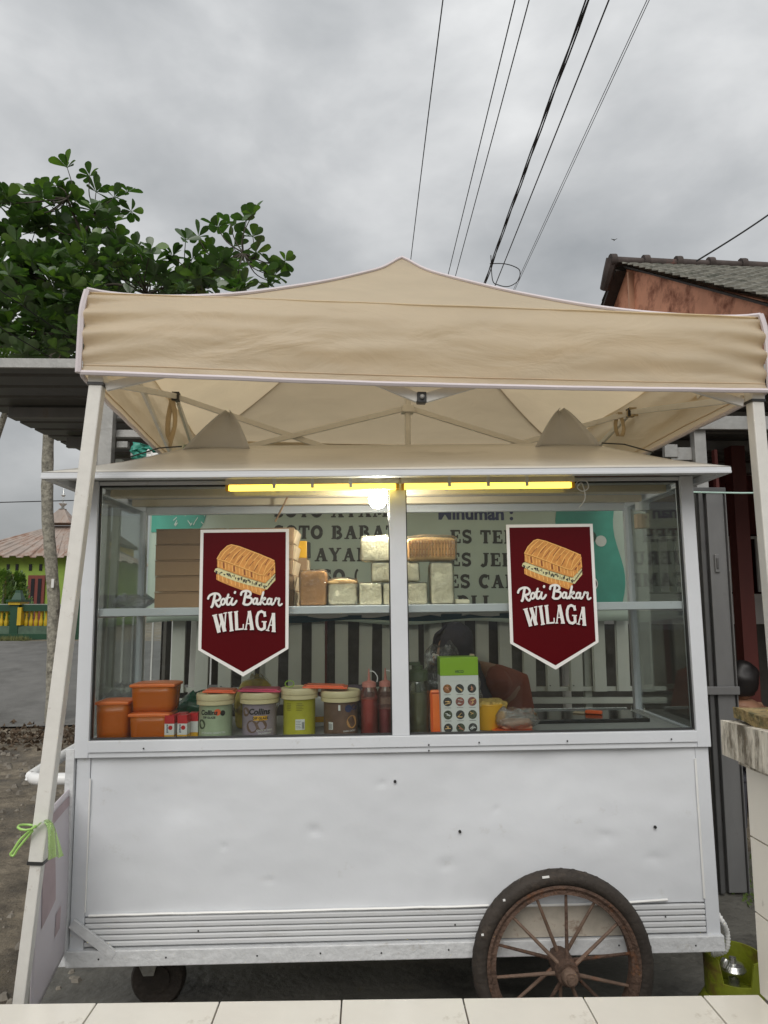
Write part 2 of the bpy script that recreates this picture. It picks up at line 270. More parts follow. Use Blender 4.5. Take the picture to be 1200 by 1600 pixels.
# ------------------------------------------------------------------ geometry helpers
class G:
    def __init__(s, M=None): s.v = []; s.f = []; s.M = M or Matrix.Identity(4)
    def add(s, vs, fs, M=None):
        o = len(s.v); T = s.M @ M if M else s.M
        s.v += [T @ Vector(v) for v in vs]; s.f += [tuple(i+o for i in f) for f in fs]; return s
    def bb(s, x0, x1, y0, y1, z0, z1, M=None):
        return s.add([(x0,y0,z0),(x1,y0,z0),(x1,y1,z0),(x0,y1,z0),(x0,y0,z1),(x1,y0,z1),(x1,y1,z1),(x0,y1,z1)],
                     [(0,3,2,1),(4,5,6,7),(0,1,5,4),(1,2,6,5),(2,3,7,6),(3,0,4,7)], M)
    def bar(s, a, b, w, h=None, up=(0,0,1)):
        """square bar from a to b"""
        h = h or w; a = Vector(a); b = Vector(b); d = (b-a); L_ = d.length; d.normalize(); u = Vector(up)
        if abs(d.dot(u)) > .98: u = Vector((0,1,0))
        x = d.cross(u).normalized(); y = x.cross(d).normalized()
        M = Matrix(((x.x,y.x,-d.x,a.x),(x.y,y.y,-d.y,a.y),(x.z,y.z,-d.z,a.z),(0,0,0,1)))
        return s.bb(-w/2, w/2, -h/2, h/2, -L_, 0, M)
    def tube(s, pts, r, n=8, caps=True, closed=False):
        pts = [Vector(p) for p in pts]; k = len(pts); rs = r if isinstance(r, (list, tuple)) else [r]*k
        rings = []; prev = None
        for i, p in enumerate(pts):
            if closed: d = pts[(i+1) % k]-pts[i-1]
            else: d = pts[min(i+1, k-1)]-pts[max(i-1, 0)]
            d.normalize()
            if prev is None:
                u = Vector((0,0,1)) if abs(d.z) < .9 else Vector((1,0,0)); x = d.cross(u).normalized()
            else: x = (prev - d*prev.dot(d)).normalized()
            prev = x; y = d.cross(x); rings.append([p + x*math.cos(2*math.pi*j/n)*rs[i] + y*math.sin(2*math.pi*j/n)*rs[i] for j in range(n)])
        vs = [v for q in rings for v in q]; fs = []
        for i in range(k if closed else k-1):
            i2 = (i+1) % k
            for j in range(n): fs.append((i*n+j, i*n+(j+1)%n, i2*n+(j+1)%n, i2*n+j))
        if caps and not closed: fs += [tuple(range(n-1,-1,-1)), tuple((k-1)*n+j for j in range(n))]
        return s.add(vs, fs)
    def lathe(s, prof, n=24, M=None, caps=True):
        vs = []; fs = []
        for r, z in prof:
            for j in range(n): a = 2*math.pi*j/n; vs.append((r*math.cos(a), r*math.sin(a), z))
        k = len(prof)
        for i in range(k-1):
            for j in range(n): fs.append((i*n+j, i*n+(j+1)%n, (i+1)*n+(j+1)%n, (i+1)*n+j))
        if caps: fs += [tuple(range(n-1,-1,-1)), tuple((k-1)*n+j for j in range(n))]
        return s.add(vs, fs, M)
    def prism(s, pts, y0, y1, M=None):
        """outline in x,z pushed from y0 to y1"""
        k = len(pts); vs = [(x, y0, z) for x, z in pts] + [(x, y1, z) for x, z in pts]
        fs = [tuple(range(k)), tuple(range(2*k-1, k-1, -1))] + [(i, i+k, (i+1)%k+k, (i+1)%k) for i in range(k)]
        return s.add(vs, fs, M)
    def grid(s, fn, nu, nv):
        vs = [fn(i/nu, j/nv) for j in range(nv+1) for i in range(nu+1)]
        fs = [(j*(nu+1)+i, j*(nu+1)+i+1, (j+1)*(nu+1)+i+1, (j+1)*(nu+1)+i) for j in range(nv) for i in range(nu)]
        return s.add(vs, fs)
    def stroke(s, pts, w, y, cap=False):
        """flat ribbon in the x,z plane at depth y (thin print)"""
        P = [Vector((p[0], p[1])) for p in pts]
        if cap and len(P) > 1:
            P[0] = P[0] + (P[0]-P[1]).normalized()*w*.25; P[-1] = P[-1] + (P[-1]-P[-2]).normalized()*w*.25
        k = len(P); l, r = [], []
        for i in range(k):
            a = P[max(i-1, 0)]; b = P[min(i+1, k-1)]; d = (b-a)
            if d.length < 1e-9: d = Vector((1, 0))
            d.normalize(); nrm = Vector((-d.y, d.x)); ww = w
            if cap and (i == 0 or i == k-1): ww = w*.55
            l.append(P[i]+nrm*ww/2); r.append(P[i]-nrm*ww/2)
        vs = [(q.x, y, q.y) for q in l]+[(q.x, y, q.y) for q in r]
        return s.add(vs, [(i, i+1, k+i+1, k+i) for i in range(k-1)])
    def build(s, name, m, parent=None, smooth=False, bev=0, solid=0, sub=0, ang=40):
        me = bpy.data.meshes.new(name); me.from_pydata([tuple(v) for v in s.v], [], s.f); me.update()
        me.materials.append(m)
        o = bpy.data.objects.new(name, me); COL.objects.link(o)
        if parent: o.parent = parent
        if smooth:
            me.polygons.foreach_set('use_smooth', [True]*len(me.polygons))
            if ang: me.set_sharp_from_angle(angle=R(ang))
        if solid:
            q = o.modifiers.new('solid', 'SOLIDIFY'); q.thickness = solid; q.offset = 0
        if bev:
            q = o.modifiers.new('bevel', 'BEVEL'); q.width = bev; q.segments = 2; q.limit_method = 'ANGLE'
        if sub:
            q = o.modifiers.new('sub', 'SUBSURF'); q.levels = sub; q.render_levels = sub
        return o
def tag(o, label=None, cat=None, group=None, kind=None):
    if label: o['label'] = label
    if cat: o['category'] = cat
    if group: o['group'] = group
    if kind: o['kind'] = kind
    return o
def thing(name, label, cat, loc=(0,0,0), rot=(0,0,0), group=None):
    o = bpy.data.objects.new(name, None); COL.objects.link(o); o.location = loc; o.rotation_euler = rot; o.empty_display_size = .1
    return tag(o, label, cat, group)
def cart_thing(name, label, cat, p, rz=0, group=None):
    M = CART @ Matrix.Translation(p) @ Matrix.Rotation(rz, 4, 'Z')
    return thing(name, label, cat, M.translation, M.to_euler(), group)
def smooth01(x): x = max(0, min(1, x)); return x*x*(3-2*x)
def curve_pts(ctrl, n=8):
    """smooth path through control points"""
    P = [Vector(c) for c in ctrl]; out = []
    for i in range(len(P)-1):
        p0 = P[max(i-1, 0)]; p1 = P[i]; p2 = P[i+1]; p3 = P[min(i+2, len(P)-1)]
        for j in range(n):
            t = j/n; out.append(.5*((2*p1)+(p2-p0)*t+(2*p0-5*p1+4*p2-p3)*t*t+(3*p1-p0-3*p2+p3)*t**3))
    out.append(P[-1]); return out
def plain_text(s, size, bold=0., shear=0., align='CENTER'):
    """built-in face turned into a flat mesh in x,z; returns (verts, faces)"""
    c = bpy.data.curves.new('t', 'FONT'); c.body = s; c.size = size; c.offset = bold; c.shear = shear; c.align_x = align; c.resolution_u = 3
    o = bpy.data.objects.new('t', c); COL.objects.link(o); dg = bpy.context.evaluated_depsgraph_get(); dg.update()
    me = o.evaluated_get(dg).to_mesh(); v = [(q.co.x, q.co.y) for q in me.vertices]; f = [tuple(p.vertices) for p in me.polygons]
    o.evaluated_get(dg).to_mesh_clear(); bpy.data.objects.remove(o); bpy.data.curves.remove(c); return v, f

# ------------------------------------------------------------------ the ground
def gh(y): return .75*smooth01((y-7.5)/9)
g = G()
ys = [-40, -15, -6, -2, 0, 1, 2, 3, 4, 5, 6, 7, 8, 9, 10, 11, 12, 13, 14, 15, 16, 17, 20, 30, 60, 150, 600]
xs = [-500, -120, -50, -30, -20, -14, -10, -8, -6, -5, -4, -3, -2, -1, 0, 1, 2, 3, 4, 6, 9, 15, 40, 120, 500]
g.add([(x, y, gh(y)) for y in ys for x in xs], [(j*len(xs)+i, j*len(xs)+i+1, (j+1)*len(xs)+i+1, (j+1)*len(xs)+i) for j in range(len(ys)-1) for i in range(len(xs)-1)])
tag(g.build('ground', ground_m, smooth=True), kind='structure')
g = G(); ry = [8.9, 9.5, 10, 11, 12, 13, 14, 15, 15.9]; rx = [-60, -20, -5, 5, 20, 60]
def road_edge(x, y): return y + (0.22*math.sin(x*1.3)+.1*math.sin(x*3.7) if y == 8.9 else 0)
rx = [-60+i*.8 for i in range(110)]
g.add([(x, road_edge(x, y), gh(road_edge(x, y))+.03) for y in ry for x in rx], [(j*len(rx)+i, j*len(rx)+i+1, (j+1)*len(rx)+i+1, (j+1)*len(rx)+i) for j in range(len(ry)-1) for i in range(len(rx)-1)])
tag(g.build('road', asphalt, smooth=True), kind='structure')
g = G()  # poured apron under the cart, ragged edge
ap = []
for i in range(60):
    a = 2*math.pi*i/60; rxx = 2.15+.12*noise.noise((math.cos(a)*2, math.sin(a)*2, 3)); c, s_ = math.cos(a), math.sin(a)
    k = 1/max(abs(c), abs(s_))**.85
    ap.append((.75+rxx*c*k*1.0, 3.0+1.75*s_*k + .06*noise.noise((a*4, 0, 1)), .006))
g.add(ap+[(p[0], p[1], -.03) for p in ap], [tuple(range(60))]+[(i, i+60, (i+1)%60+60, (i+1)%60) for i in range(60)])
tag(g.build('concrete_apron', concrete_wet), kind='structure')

# loose stones and dead leaves on the dirt
g = G()
for i in range(900):
    x = random.uniform(-4.5, -.9); y = random.uniform(2.2, 9.0); r = random.uniform(.006, .03)*(1.6 if y > 6 else 1)
    a = random.random()*6; h = r*random.uniform(.4, .8)
    vs = [(x+r*math.cos(a+k*1.257)*random.uniform(.7, 1.2), y+r*math.sin(a+k*1.257)*random.uniform(.7, 1.2), gh(y)-.003) for k in range(5)]
    vs += [(x+(q[0]-x)*.5, y+(q[1]-y)*.5, gh(y)+h) for q in vs]
    g.add(vs, [(k, (k+1)%5, (k+1)%5+5, k+5) for k in range(5)]+[(5, 6, 7, 8, 9)])
tag(g.build('gravel', stone_m), 'loose stones and clods scattered over the muddy roadside ground', kind='stuff')
g = G()
for i in range(1100):
    y = random.gauss(8.45, .3); x = random.uniform(-6, -2.7); r = random.uniform(.015, .045); a = random.random()*6; t = random.uniform(-.5, .5)
    g.add([(x-r*math.cos(a), y-r*math.sin(a), gh(y)+.03), (x+r*.5*math.sin(a), y-r*.5*math.cos(a), gh(y)+.05+t*r), (x+r*math.cos(a), y+r*math.sin(a), gh(y)+.035), (x-r*.5*math.sin(a), y+r*.5*math.cos(a), gh(y)+.07)], [(0, 1, 2), (0, 2, 3)])
tag(g.build('leaf_litter', litter_m), 'dead leaves and debris along the edge of the asphalt road', kind='stuff')

# ------------------------------------------------------------------ foreground low wall and pillar
lw = thing('low_wall', 'low wall topped with cream tiles in front of the food cart', 'wall', (0, 1.4, 0))
g = G(); g.bb(-2.2, .807, -.16, .160, 0, .732); g.build('body', plaster, lw, bev=.004)
g = G(); g.bb(-2.2, .807, -.155, .157, .732, .737); g.build('grout', grout, lw)
tm = None
for row in range(2):
    for i in range(12):
        x1 = .688-.2465*i+(.0 if row == 0 else .004); x0 = x1-.2435
        if i == 0:   # cut tile against the pillar
            pass
        y1 = .172-row*.253; y0 = max(y1-.25, -.165)
        if tm is None or row:
            g = G(); g.bb(0, .2435, y0, y1, .737, .7455); o = g.build('tile', tile_m, lw, bev=.0015); 
            if tm is None: tm = o.data
        else:
            o = bpy.data.objects.new('tile', tm); COL.objects.link(o); o.parent = lw
            q = o.modifiers.new('bevel', 'BEVEL'); q.width = .0015; q.segments = 2
        o.location = (x0, 0, random.uniform(-.0004, .0004))
g = G(); g.bb(.6915, .806, -.065, .172, .737, .7455); g.build('tile', tile_m, lw, bev=.0015)
g = G(); g.bb(.6915, .806, -.165, -.068, .737, .7455); g.build('tile', tile_m, lw, bev=.0015)
for i in range(12):   # face tiles on the cart side
    for j in range(3):
        g = G(); g.bb(.688-.2465*i-.2435, .688-.2465*i, .1605, .169, .735-.247*(j+1)+.002, .735-.247*j-.001); g.build('tile', tile_m, lw)

pl = thing('pillar', 'tiled corner pillar with a mossy, weathered concrete cap', 'pillar', (.811, 1.572, 0), (0, 0, R(1)))
g = G(); g.bb(.008, .42, -.42, 0, 0, 1.20); g.build('core', plaster, pl)
for j, (z0, z1) in enumerate(((.7475, .905), (.908, 1.055), (1.058, 1.2))):
    for k in range(2):
        for face in range(2):
            g = G()
            if face == 0: g.bb(-.002, .0075, -.42+k*.211, -.42+k*.211+.2085, z0, z1)
            else: g.bb(.008+k*.205, .008+k*.205+.2025, .0, .009, z0, z1)
            g.build('tile', tile_w, pl, bev=.001)
def rock_slab(x0, x1, y0, y1, z0, z1, amp, seed, n=10):
    g = G(); N_ = n
    def P(a, b, c):
        v = Vector((x0+(x1-x0)*a, y0+(y1-y0)*b, z0+(z1-z0)*c)); k = Vector((noise.noise(v*9+Vector((seed, 0, 0))), noise.noise(v*9+Vector((0, seed, 0))), noise.noise(v*9+Vector((0, 0, seed)))))
        return v+k*amp
    g.grid(lambda u, v: P(u, v, 1), N_, N_); g.grid(lambda u, v: P(v, u, 0), N_, N_)
    g.grid(lambda u, v: P(0, 1-u, v), N_, 4); g.grid(lambda u, v: P(1, u, v), N_, 4); g.grid(lambda u, v: P(u, 0, v), N_, 4); g.grid(lambda u, v: P(1-u, 1, v), N_, 4)
    return g
rock_slab(-.036, .47, -.48, .036, 1.215, 1.292, .006, 3, 24).build('cap', moss_cap, pl, smooth=True, ang=50)
rock_slab(-.010, .44, -.44, .012, 1.2, 1.2155, .003, 5, 20).build('cap_moulding', moss_cap, pl, smooth=True, ang=50)
rock_slab(-.014, .45, -.46, .02, 1.292, 1.318, .009, 9, 24).build('cap_slab', moss_top, pl, smooth=True, ang=50)

# ------------------------------------------------------------------ the food cart
cart = thing('food_cart', 'white food cart with glass display case, hipped roof and one rusty wheel', 'food cart')
cart.matrix_world = CART
W2, D = 1.15, .65                      # half width, depth
ZC, ZS, ZT = 1.055, 1.525, 2.015        # counter, shelf, top of posts
def cbox(name, m, *b, bev=.002, **k):
    g = G(); g.bb(*b); return g.build(name, m, cart, bev=bev, **k)
# lower body
def dent_panel(u, v):
    x = -1.095+2.19*u; z = .475+.535*v
    y = -.007 + .010*noise.noise((x*1.7, z*2.4, 2)) + .005*noise.noise((x*4, z*5, 7)) + .0016*noise.noise((x*13, z*15, 7))
    for dx, dz, r, a in ((-.30, .74, .025, .009), (-.62, .70, .016, .007), (.18, .62, .03, .007), (.75, .70, .03, .008), (-.8, .86, .09, .012), (.5, .95, .10, .010), (-.05, .9, .014, .006), (.36, .80, .012, .006), (-.45, .58, .02, .007), (.93, .62, .03, .008)):
        wx = x+.02*noise.noise((x*30, z*30, dx*9)); wz_ = z+.014*noise.noise((x*26, z*26, dz*9)); q = ((wx-dx)**2+((wz_-dz)*(1.5 if r < .05 else 1))**2)/r**2
        y += a*.5*math.exp(-q)
    return (x, y, z)
g = G(); g.grid(dent_panel, 220, 60); g.build('front_panel', white_panel, cart, smooth=True, ang=None)
cbox('body_box', white_panel, -1.1, 1.1, .006, D-.01, .33, 1.0)
cbox('corner_strip', white_alu, -1.145, -1.096, -.013, .03, .345, 1.012)
cbox('corner_strip', white_alu, 1.096, 1.145, -.013, .03, .345, 1.012)
g = G()                                  # ribbed skirt: horizontal grooves
for k in range(5): g.bb(-1.095, 1.095, -.013, .004, .375+.0195*k, .375+.0195*k+.0165)
g.build('ribbed_skirt', ribbed, cart, bev=.004)
g = G(); g.bb(-1.15, 1.15, -.028, .02, .315, .368); g.build('bottom_rail', rough_paint, cart, bev=.003)
g = G(); g.bb(-1.15, -1.13, .02, D, .315, .365); g.bb(1.13, 1.15, .02, D, .315, .365); g.bb(-1.15, 1.15, D-.03, D, .315, .365); g.build('base_frame', rough_paint, cart, bev=.002)
g = G(); g.bar((-1.135, -.0245, .46), (-.985, -.0245, .352), .03, .012, up=(0, 1, 0)); g.build('corner_brace', rough_paint, cart)
g = G(); g.bb(-1.178, -1.147, -.03, .03, .32, 1.045); g.build('side_upright', rough_paint, cart, bev=.002)
for (a, b) in (((-1.06, .478), (.28, .486)), ((.99, .476), (1.05, .480))):
    pass
def bead(pts, r, name='sealant_bead'):
    g = G(); g.tube([(x, -.0155+.001*noise.noise((x*20, z*9, 1)), z+.002*noise.noise((x*9, z*9, 5))) for x, z in pts], r, 6); return g.build(name, sealant, cart, smooth=True)
bead([(-1.08+.04*i, .4785+.006*(i/60)) for i in range(36)], .0045)
bead([(.36+.04*i, .4785) for i in range(11)]+[(.79, .481), (.96, .488)], .0045)
bead([(1.093, .49+.03*i) for i in range(17)], .004)
bead([(-1.093, .49+.03*i) for i in range(16)], .003)
for (px_, py_) in ((718, 1298), (1022, 1291), (617, 1220)):      # rust holes in the panel
    q = cl(px_, py_, -.003); g = G(); g.lathe([(.0058, 0), (.005, .006)], 7, Matrix.Translation((q.x, q.y-.008, q.z)) @ Matrix.Rotation(R(90), 4, 'X')); g.build('rust_hole', ink, cart)
g = G()
for i in range(9):
    x = -1.02+i*.25+random.uniform(-.07, .07); g.lathe([(.0035, 0), (.002, .0022)], 6, Matrix.Translation((x, -.0285, .342+.004*math.sin(i*3))) @ Matrix.Rotation(R(90), 4, 'X'))
for x, z in ((-.7, .42), (.2, .42), (.95, .43), (.118, 1.04), (.118, 1.02), (.3, 1.045), (.62, 1.045), (1.0, 1.045), (-.9, 1.045)):
    g.lathe([(.0035, 0), (.002, .0022)], 6, Matrix.Translation((x, -.0405 if z > 1 else -.0135, z)) @ Matrix.Rotation(R(90), 4, 'X'))
o = g.build('rivets', ink, cart); o['kind'] = 'stuff'
# upper frame
for x0 in (-1.15, 1.10): cbox('corner_post', white_alu, x0, x0+.05, -.028, .022, 1.0125, ZT)
cbox('centre_post', white_alu, -.0115, .0505, -.030, .022, 1.0715, 2.0)
cbox('sill_rail', white_alu, -1.0995, 1.0995, -.034, .016, 1.032, 1.0713)
cbox('lower_rail', white_alu, -1.0995, 1.0995, -.027, .006, 1.0125, 1.0315)
cbox('head_rail', white_alu, -1.0995, 1.0995, -.022, .02, 2.0, 2.014)
for x0 in (-1.147, 1.117): cbox('back_post', white_alu, x0, x0+.03, D-.03, D, 1.0, ZT)
for x0 in (-1.142, 1.12): cbox('side_rail', white_alu, x0, x0+.022, .0225, D-.0305, 1.03, 1.06)
for x0 in (-1.142, 1.12): cbox('side_rail', white_alu, x0, x0+.022, .0225, D-.0305, ZT-.03, ZT)
for x0 in (-1.142, 1.12): cbox('side_rail', white_alu, x0, x0+.022, .0225, D-.0305, 1.505, 1.53)
cbox('back_head_rail', white_alu, -1.1165, 1.1165, D-.03, D, ZT-.045, ZT-.001)
cbox('counter_top', grey_board, -1.118, 1.118, .0165, D-.031, 1.035, ZC)
# shelf: clear sheet on aluminium bars
g = G(); g.bb(-1.1, 1.1, .024, .044, 1.512, 1.54); g.build('shelf_bar', white_alu, cart, bev=.0015)
g = G(); g.bb(-1.12, 1.117, D-.055, D-.031, 1.503, 1.53); g.build('shelf_bar', white_alu, cart, bev=.0015)
g = G(); g.bb(-1.116, 1.116, .0445, D-.056, 1.536, 1.541); g.build('shelf_board', white_panel, cart)
# glass
g = G(); g.bb(-1.0985, -.0125, -.004, -.0005, 1.073, 1.9985); g.build('front_pane', glass, cart)
g = G(); g.bb(.0515, 1.0985, -.004, -.0005, 1.073, 1.9985); g.build('front_pane', glass, cart)
for x in (-1.133, 1.13):
    g = G(); g.bb(x, x+.0035, .024, D-.032, 1.062, 1.503); g.build('side_pane', glass, cart)
    g = G(); g.bb(x, x+.0035, .024, D-.032, 1.532, ZT-.032); g.build('side_pane', glass, cart)
g = G()
for x0, x1 in ((-1.0995, -.0118), (.0508, 1.0993)):
    g.bb(x0, x1, -.014, .003, 1.0715, 1.0775); g.bb(x0, x1, -.014, .003, 1.994, 1.9995)
    g.bb(x0, x0+.004, -.014, .003, 1.0778, 1.9938); g.bb(x1-.004, x1, -.014, .003, 1.0778, 1.9938)
g.build('pane_gasket', black_plastic, cart)
# ceiling, timber behind the eave, roof
cbox('ceiling_board', grey_board, -1.116, 1.116, .021, D-.031, 2.003, 2.009)
g = G(); g.bb(-1.1, 1.1, .10, .15, 1.975, 2.0025); g.bb(-1.1, 1.1, .36, .40, 1.975, 2.0025); g.build('ceiling_batten', mat('pale_timber', (.5, .42, .3), .7, var=.15, stretch=(.2, 1, 1)), cart)
g = G(); g.bb(-.56, 1.02, -.075, -.035, 2.0135, 2.0163); g.build('eave_timber', mat('brown_timber', (.14, .06, .035), .6, var=.25, stretch=(.2, 1, 1)), cart)
EX0, EX1, EY0, EY1 = -1.235, 1.21, -.2, D+.12
ZE = 2.018
ridge_y = .28
def roofP(x, y): return Vector((x, y, ZE))
RL, RR, RZ = (-.83), (.86), 2.215
g = G()
A = (EX0, EY0, ZE); B = (EX1, EY0, ZE); C_ = (EX1, EY1, ZE); D_ = (EX0, EY1, ZE); r1 = (RL, ridge_y, RZ); r2 = (RR, ridge_y, RZ)
def lerp(a, b, t): return Vector(a)*(1-t)+Vector(b)*t
def hipface(a, b, c, d, nu, nv, amp):
    def f(u, v):
        p = lerp(lerp(a, b, u), lerp(d, c, u), v); e_ = min(v, 1-v)*2
        return p+Vector((0, 0, amp*noise.noise((p.x*2.2, p.y*4, 3))*e_ - .012*math.sin(math.pi*v)))
    g.grid(f, nu, nv)
hipface(A, B, r2, r1, 60, 8, .014); hipface(B, C_, r2, r2, 8, 8, .008); hipface(C_, D_, r1, r2, 20, 6, .01); hipface(D_, A, r1, r1, 8, 8, .008)
g.build('roof', roof_sheet_m, cart, smooth=True, solid=.0015, ang=25)
g = G(); g.bb(EX0, EX1, EY0-.004, EY0+.03, 1.993, 2.0155); g.bb(EX0+.001, EX1-.001, EY0-.008, EY0-.0045, 1.993, 2.003)
g.build('eave_trim', white_alu, cart, bev=.0015)
g = G(); g.bb(EX0, EX0+.03, EY0+.031, EY1, 1.993, 2.0155); g.bb(EX1-.03, EX1, EY0+.031, EY1, 1.993, 2.0155); g.bb(EX0+.031, EX1-.031, EY1-.03, EY1, 1.993, 2.0155); g.build('eave_trim', white_alu, cart, bev=.0015)
g = G(); g.bb(EX0+.032, EX1-.032, EY0+.032, EY1-.032, 2.0165, 2.0175); g.build('soffit', grey_board, cart)
# sealed seams and folded sheet ends standing up at the ridge ends
for s_, base in ((-1, RL), (1, RR)):
    g = G()
    def horn(u, v):
        # bent sheet: wide foot, narrow tip
        wd = .135*(1-v)**.8+.008; x = base - s_*(.02) + s_*( -.09+ .0) + (u-.5)*2*wd + (.055*v if s_ < 0 else -.03*v)
        return (x, ridge_y-.06+.05*math.cos((u-.5)*3)-.04*v, RZ-.035+.165*v+.012*math.sin(u*7)*(1-v))
    g.grid(horn, 10, 8); g.build('ridge_end_fold', roof_sheet_m, cart, smooth=True, solid=.002, ang=60)
    g = G()
    g.tube([(base+s_*.02, ridge_y-.09, RZ-.02), (base+s_*.10, ridge_y-.13, RZ-.035), (base+s_*.19, ridge_y-.2, RZ-.085)], .003, 5); g.build('roof_seam', black_plastic, cart)
# handle
g = G(); z = .938; hx_ = cl(37, 1195, 0).x+.021
g.tube(curve_pts([(-1.178, .0, z), (hx_+.04, 0, z), (hx_+.005, .02, z+.002), (hx_, .06, z+.01), (hx_, .5, z+.03), (hx_+.05, .58, z+.03), (-1.15, .60, z+.03)], 6), .021, 12)
g.build('push_handle', mat('glossy_white_pipe', (.78, .78, .77), .25, var=.03, stain=(.4, .35, .3), stain_scale=20, stain_amt=.15), cart, smooth=True)
# wheels
def make_wheel(name, r_t, loc):
    t = G()
    t.lathe([(r_t-.052, -.012), (r_t-.05, -.024), (r_t-.03, -.033), (r_t-.012, -.028), (r_t-.002, -.014), (r_t, 0), (r_t-.002, .014), (r_t-.012, .028), (r_t-.03, .033), (r_t-.05, .024), (r_t-.052, .012)], 72, caps=False)
    W = Matrix.Translation(loc) @ Matrix.Rotation(R(90), 4, 'X')
    t.M = Matrix.Identity(4)
    t.v = [W @ v for v in t.v]; tyre = t.build('tyre', rubber, None, smooth=True)
    return tyre, W
wh = bpy.data.objects.new('wheel', None); COL.objects.link(wh); wh.parent = cart
WY = -.095
wq = cl(880, 1522, WY); WX, WZ, WR = wq.x, .3185, .310
wh.location = (WX, WY, WZ)
WW = Matrix.Rotation(R(90), 4, 'X')
g = G(WW); rt = WR
g.lathe([(rt-.050, -.010), (rt-.050, -.020), (rt-.034, -.030), (rt-.016, -.030), (rt-.005, -.019), (rt, 0), (rt-.005, .019), (rt-.016, .030), (rt-.034, .030), (rt-.050, .020), (rt-.050, .010)], 96, caps=False)
g.build('tyre', rubber, wh, smooth=True, ang=60)
g = G(WW)                              # raised tread blocks, curved like a motorcycle tyre
for i in range(44):
    a = 2*math.pi*i/44
    for sd in (-1, 1):
        pts = []
        for k in range(5):
            t = k/4; rr = rt-.0006-.012*t**2.2; zz = sd*(.003+.023*t); aa = a+t*.10*sd
            pts.append((rr*math.cos(aa), rr*math.sin(aa), zz))
        g.tube(pts, .0008, 4)
o = g.build('tread', rubber, wh); o['kind'] = 'stuff'
g = G(WW); g.lathe([(rt-.050, .012), (rt-.047, .024), (rt-.056, .026), (rt-.066, .018), (rt-.078, .020), (rt-.080, .012), (rt-.078, -.020), (rt-.066, -.018), (rt-.056, -.026), (rt-.047, -.024), (rt-.050, -.012)], 72, caps=False)
g.build('rim', rust, wh, smooth=True, ang=35)
g = G(WW); g.lathe([(.0, -.06), (.034, -.06), (.04, -.04), (.04, .05), (.036, .075), (.0, .075)], 20); g.build('hub', rust, wh, smooth=True)
g = G(WW); g.lathe([(.0, .075), (.026, .075), (.026, .098), (.021, .104), (.015, .104), (.013, .112), (.0, .112)], 16); g.build('hub_cap', rust_pale, wh, smooth=True)
for i in range(14):
    a = 2*math.pi*i/14+.12; off = .045 if i % 2 else -.02; r_ = .012
    g = G(WW); g.tube([(.036*math.cos(a), .036*math.sin(a), off), ((rt-.075)*math.cos(a+.02), (rt-.075)*math.sin(a+.02), .004)], [.0068, .005], 8); g.build('spoke', rust_pale if i % 3 else rust, wh, smooth=True)
for a_ in (1.75, 2.3, 2.75):
    c_ = Vector((math.cos(a_)*(rt-.012), -.029, math.sin(a_)*(rt-.012))); g = G(); g.bb(-.012 if a_ < 2 else -.004, .012 if a_ < 2 else .004, -.002, .002, -.003, .003, Matrix.Translation(c_) @ Matrix.Rotation(-.1, 4, 'Y')); g.build('paint_spot', sealant, wh)
cbox('axle', rust, WX-.012, WX+.012, -.06, D-.04, .305, .33)
g = G(); g.bb(WX-.25, WX+.25, .03, .06, .30, .33); g.bar((WX+.2, .0, .45), (WX+.26, .0, .34), .02, .006); g.build('axle_bracket', rust, cart)
g = G(); g.bb(WX-.22, WX+.24, -.0155, -.0135, .373, .474); g.build('rusted_patch', mat('rusty_stain_sheet', (.42, .38, .32), .7, var=.3, scale=9, stain=(.20, .12, .08), stain_scale=9, stain_amt=.35), cart)
# far wheel
w2 = bpy.data.objects.new('wheel', None); COL.objects.link(w2); w2.parent = cart; w2.location = (WX, D+.03, WZ-.0); 
g = G(WW); g.lathe([(rt-.050, -.010), (rt-.034, -.030), (rt-.005, -.019), (rt, 0), (rt-.005, .019), (rt-.034, .030), (rt-.050, .010)], 48, caps=False); g.build('tyre', rubber, w2, smooth=True)
g = G(WW); g.lathe([(rt-.052, .012), (rt-.078, .020), (rt-.078, -.020), (rt-.052, -.012)], 48, caps=False); g.lathe([(0, -.06), (.04, -.05), (.04, .05), (0, .06)], 12); 
for i in range(14):
    a = 2*math.pi*i/14; g.tube([(.03*math.cos(a), .03*math.sin(a), 0), ((rt-.06)*math.cos(a), (rt-.06)*math.sin(a), 0)], .007, 6)
g.build('rim', rust, w2, smooth=True)
# castor under the handle end
cw = bpy.data.objects.new('castor', None); COL.objects.link(cw); cw.parent = cart; q = cl(236, 1535, .36); cw.location = (q.x, .36, 0)
czr = .0145
g = G(WW); g.M = Matrix.Translation((.03, 0, .1)) @ WW; g.lathe([(.05, -.02), (.095, -.026), (.105, -.014), (.105, .014), (.095, .026), (.05, .02)], 32, caps=False); g.lathe([(0, -.03), (.05, -.026), (.05, .026), (0, .03)], 20); g.build('castor_wheel', rubber, cw, smooth=True)
g = G(); g.prism([(-.09, .35), (.05, .35), (.055, .24), (.02, .12), (-.02, .12), (-.07, .22)], -.042, -.036); g.prism([(-.09, .35), (.05, .35), (.055, .24), (.02, .12), (-.02, .12), (-.07, .22)], .036, .042); g.bb(-.09, .05, -.042, .042, .335, .35); g.M = Matrix.Identity(4); g.build('fork', mat('dirty_fork_paint', (.33, .32, .29), .7, var=.3, scale=20, stain=(.08, .06, .05), stain_scale=12, stain_amt=.6), cw, bev=.002)
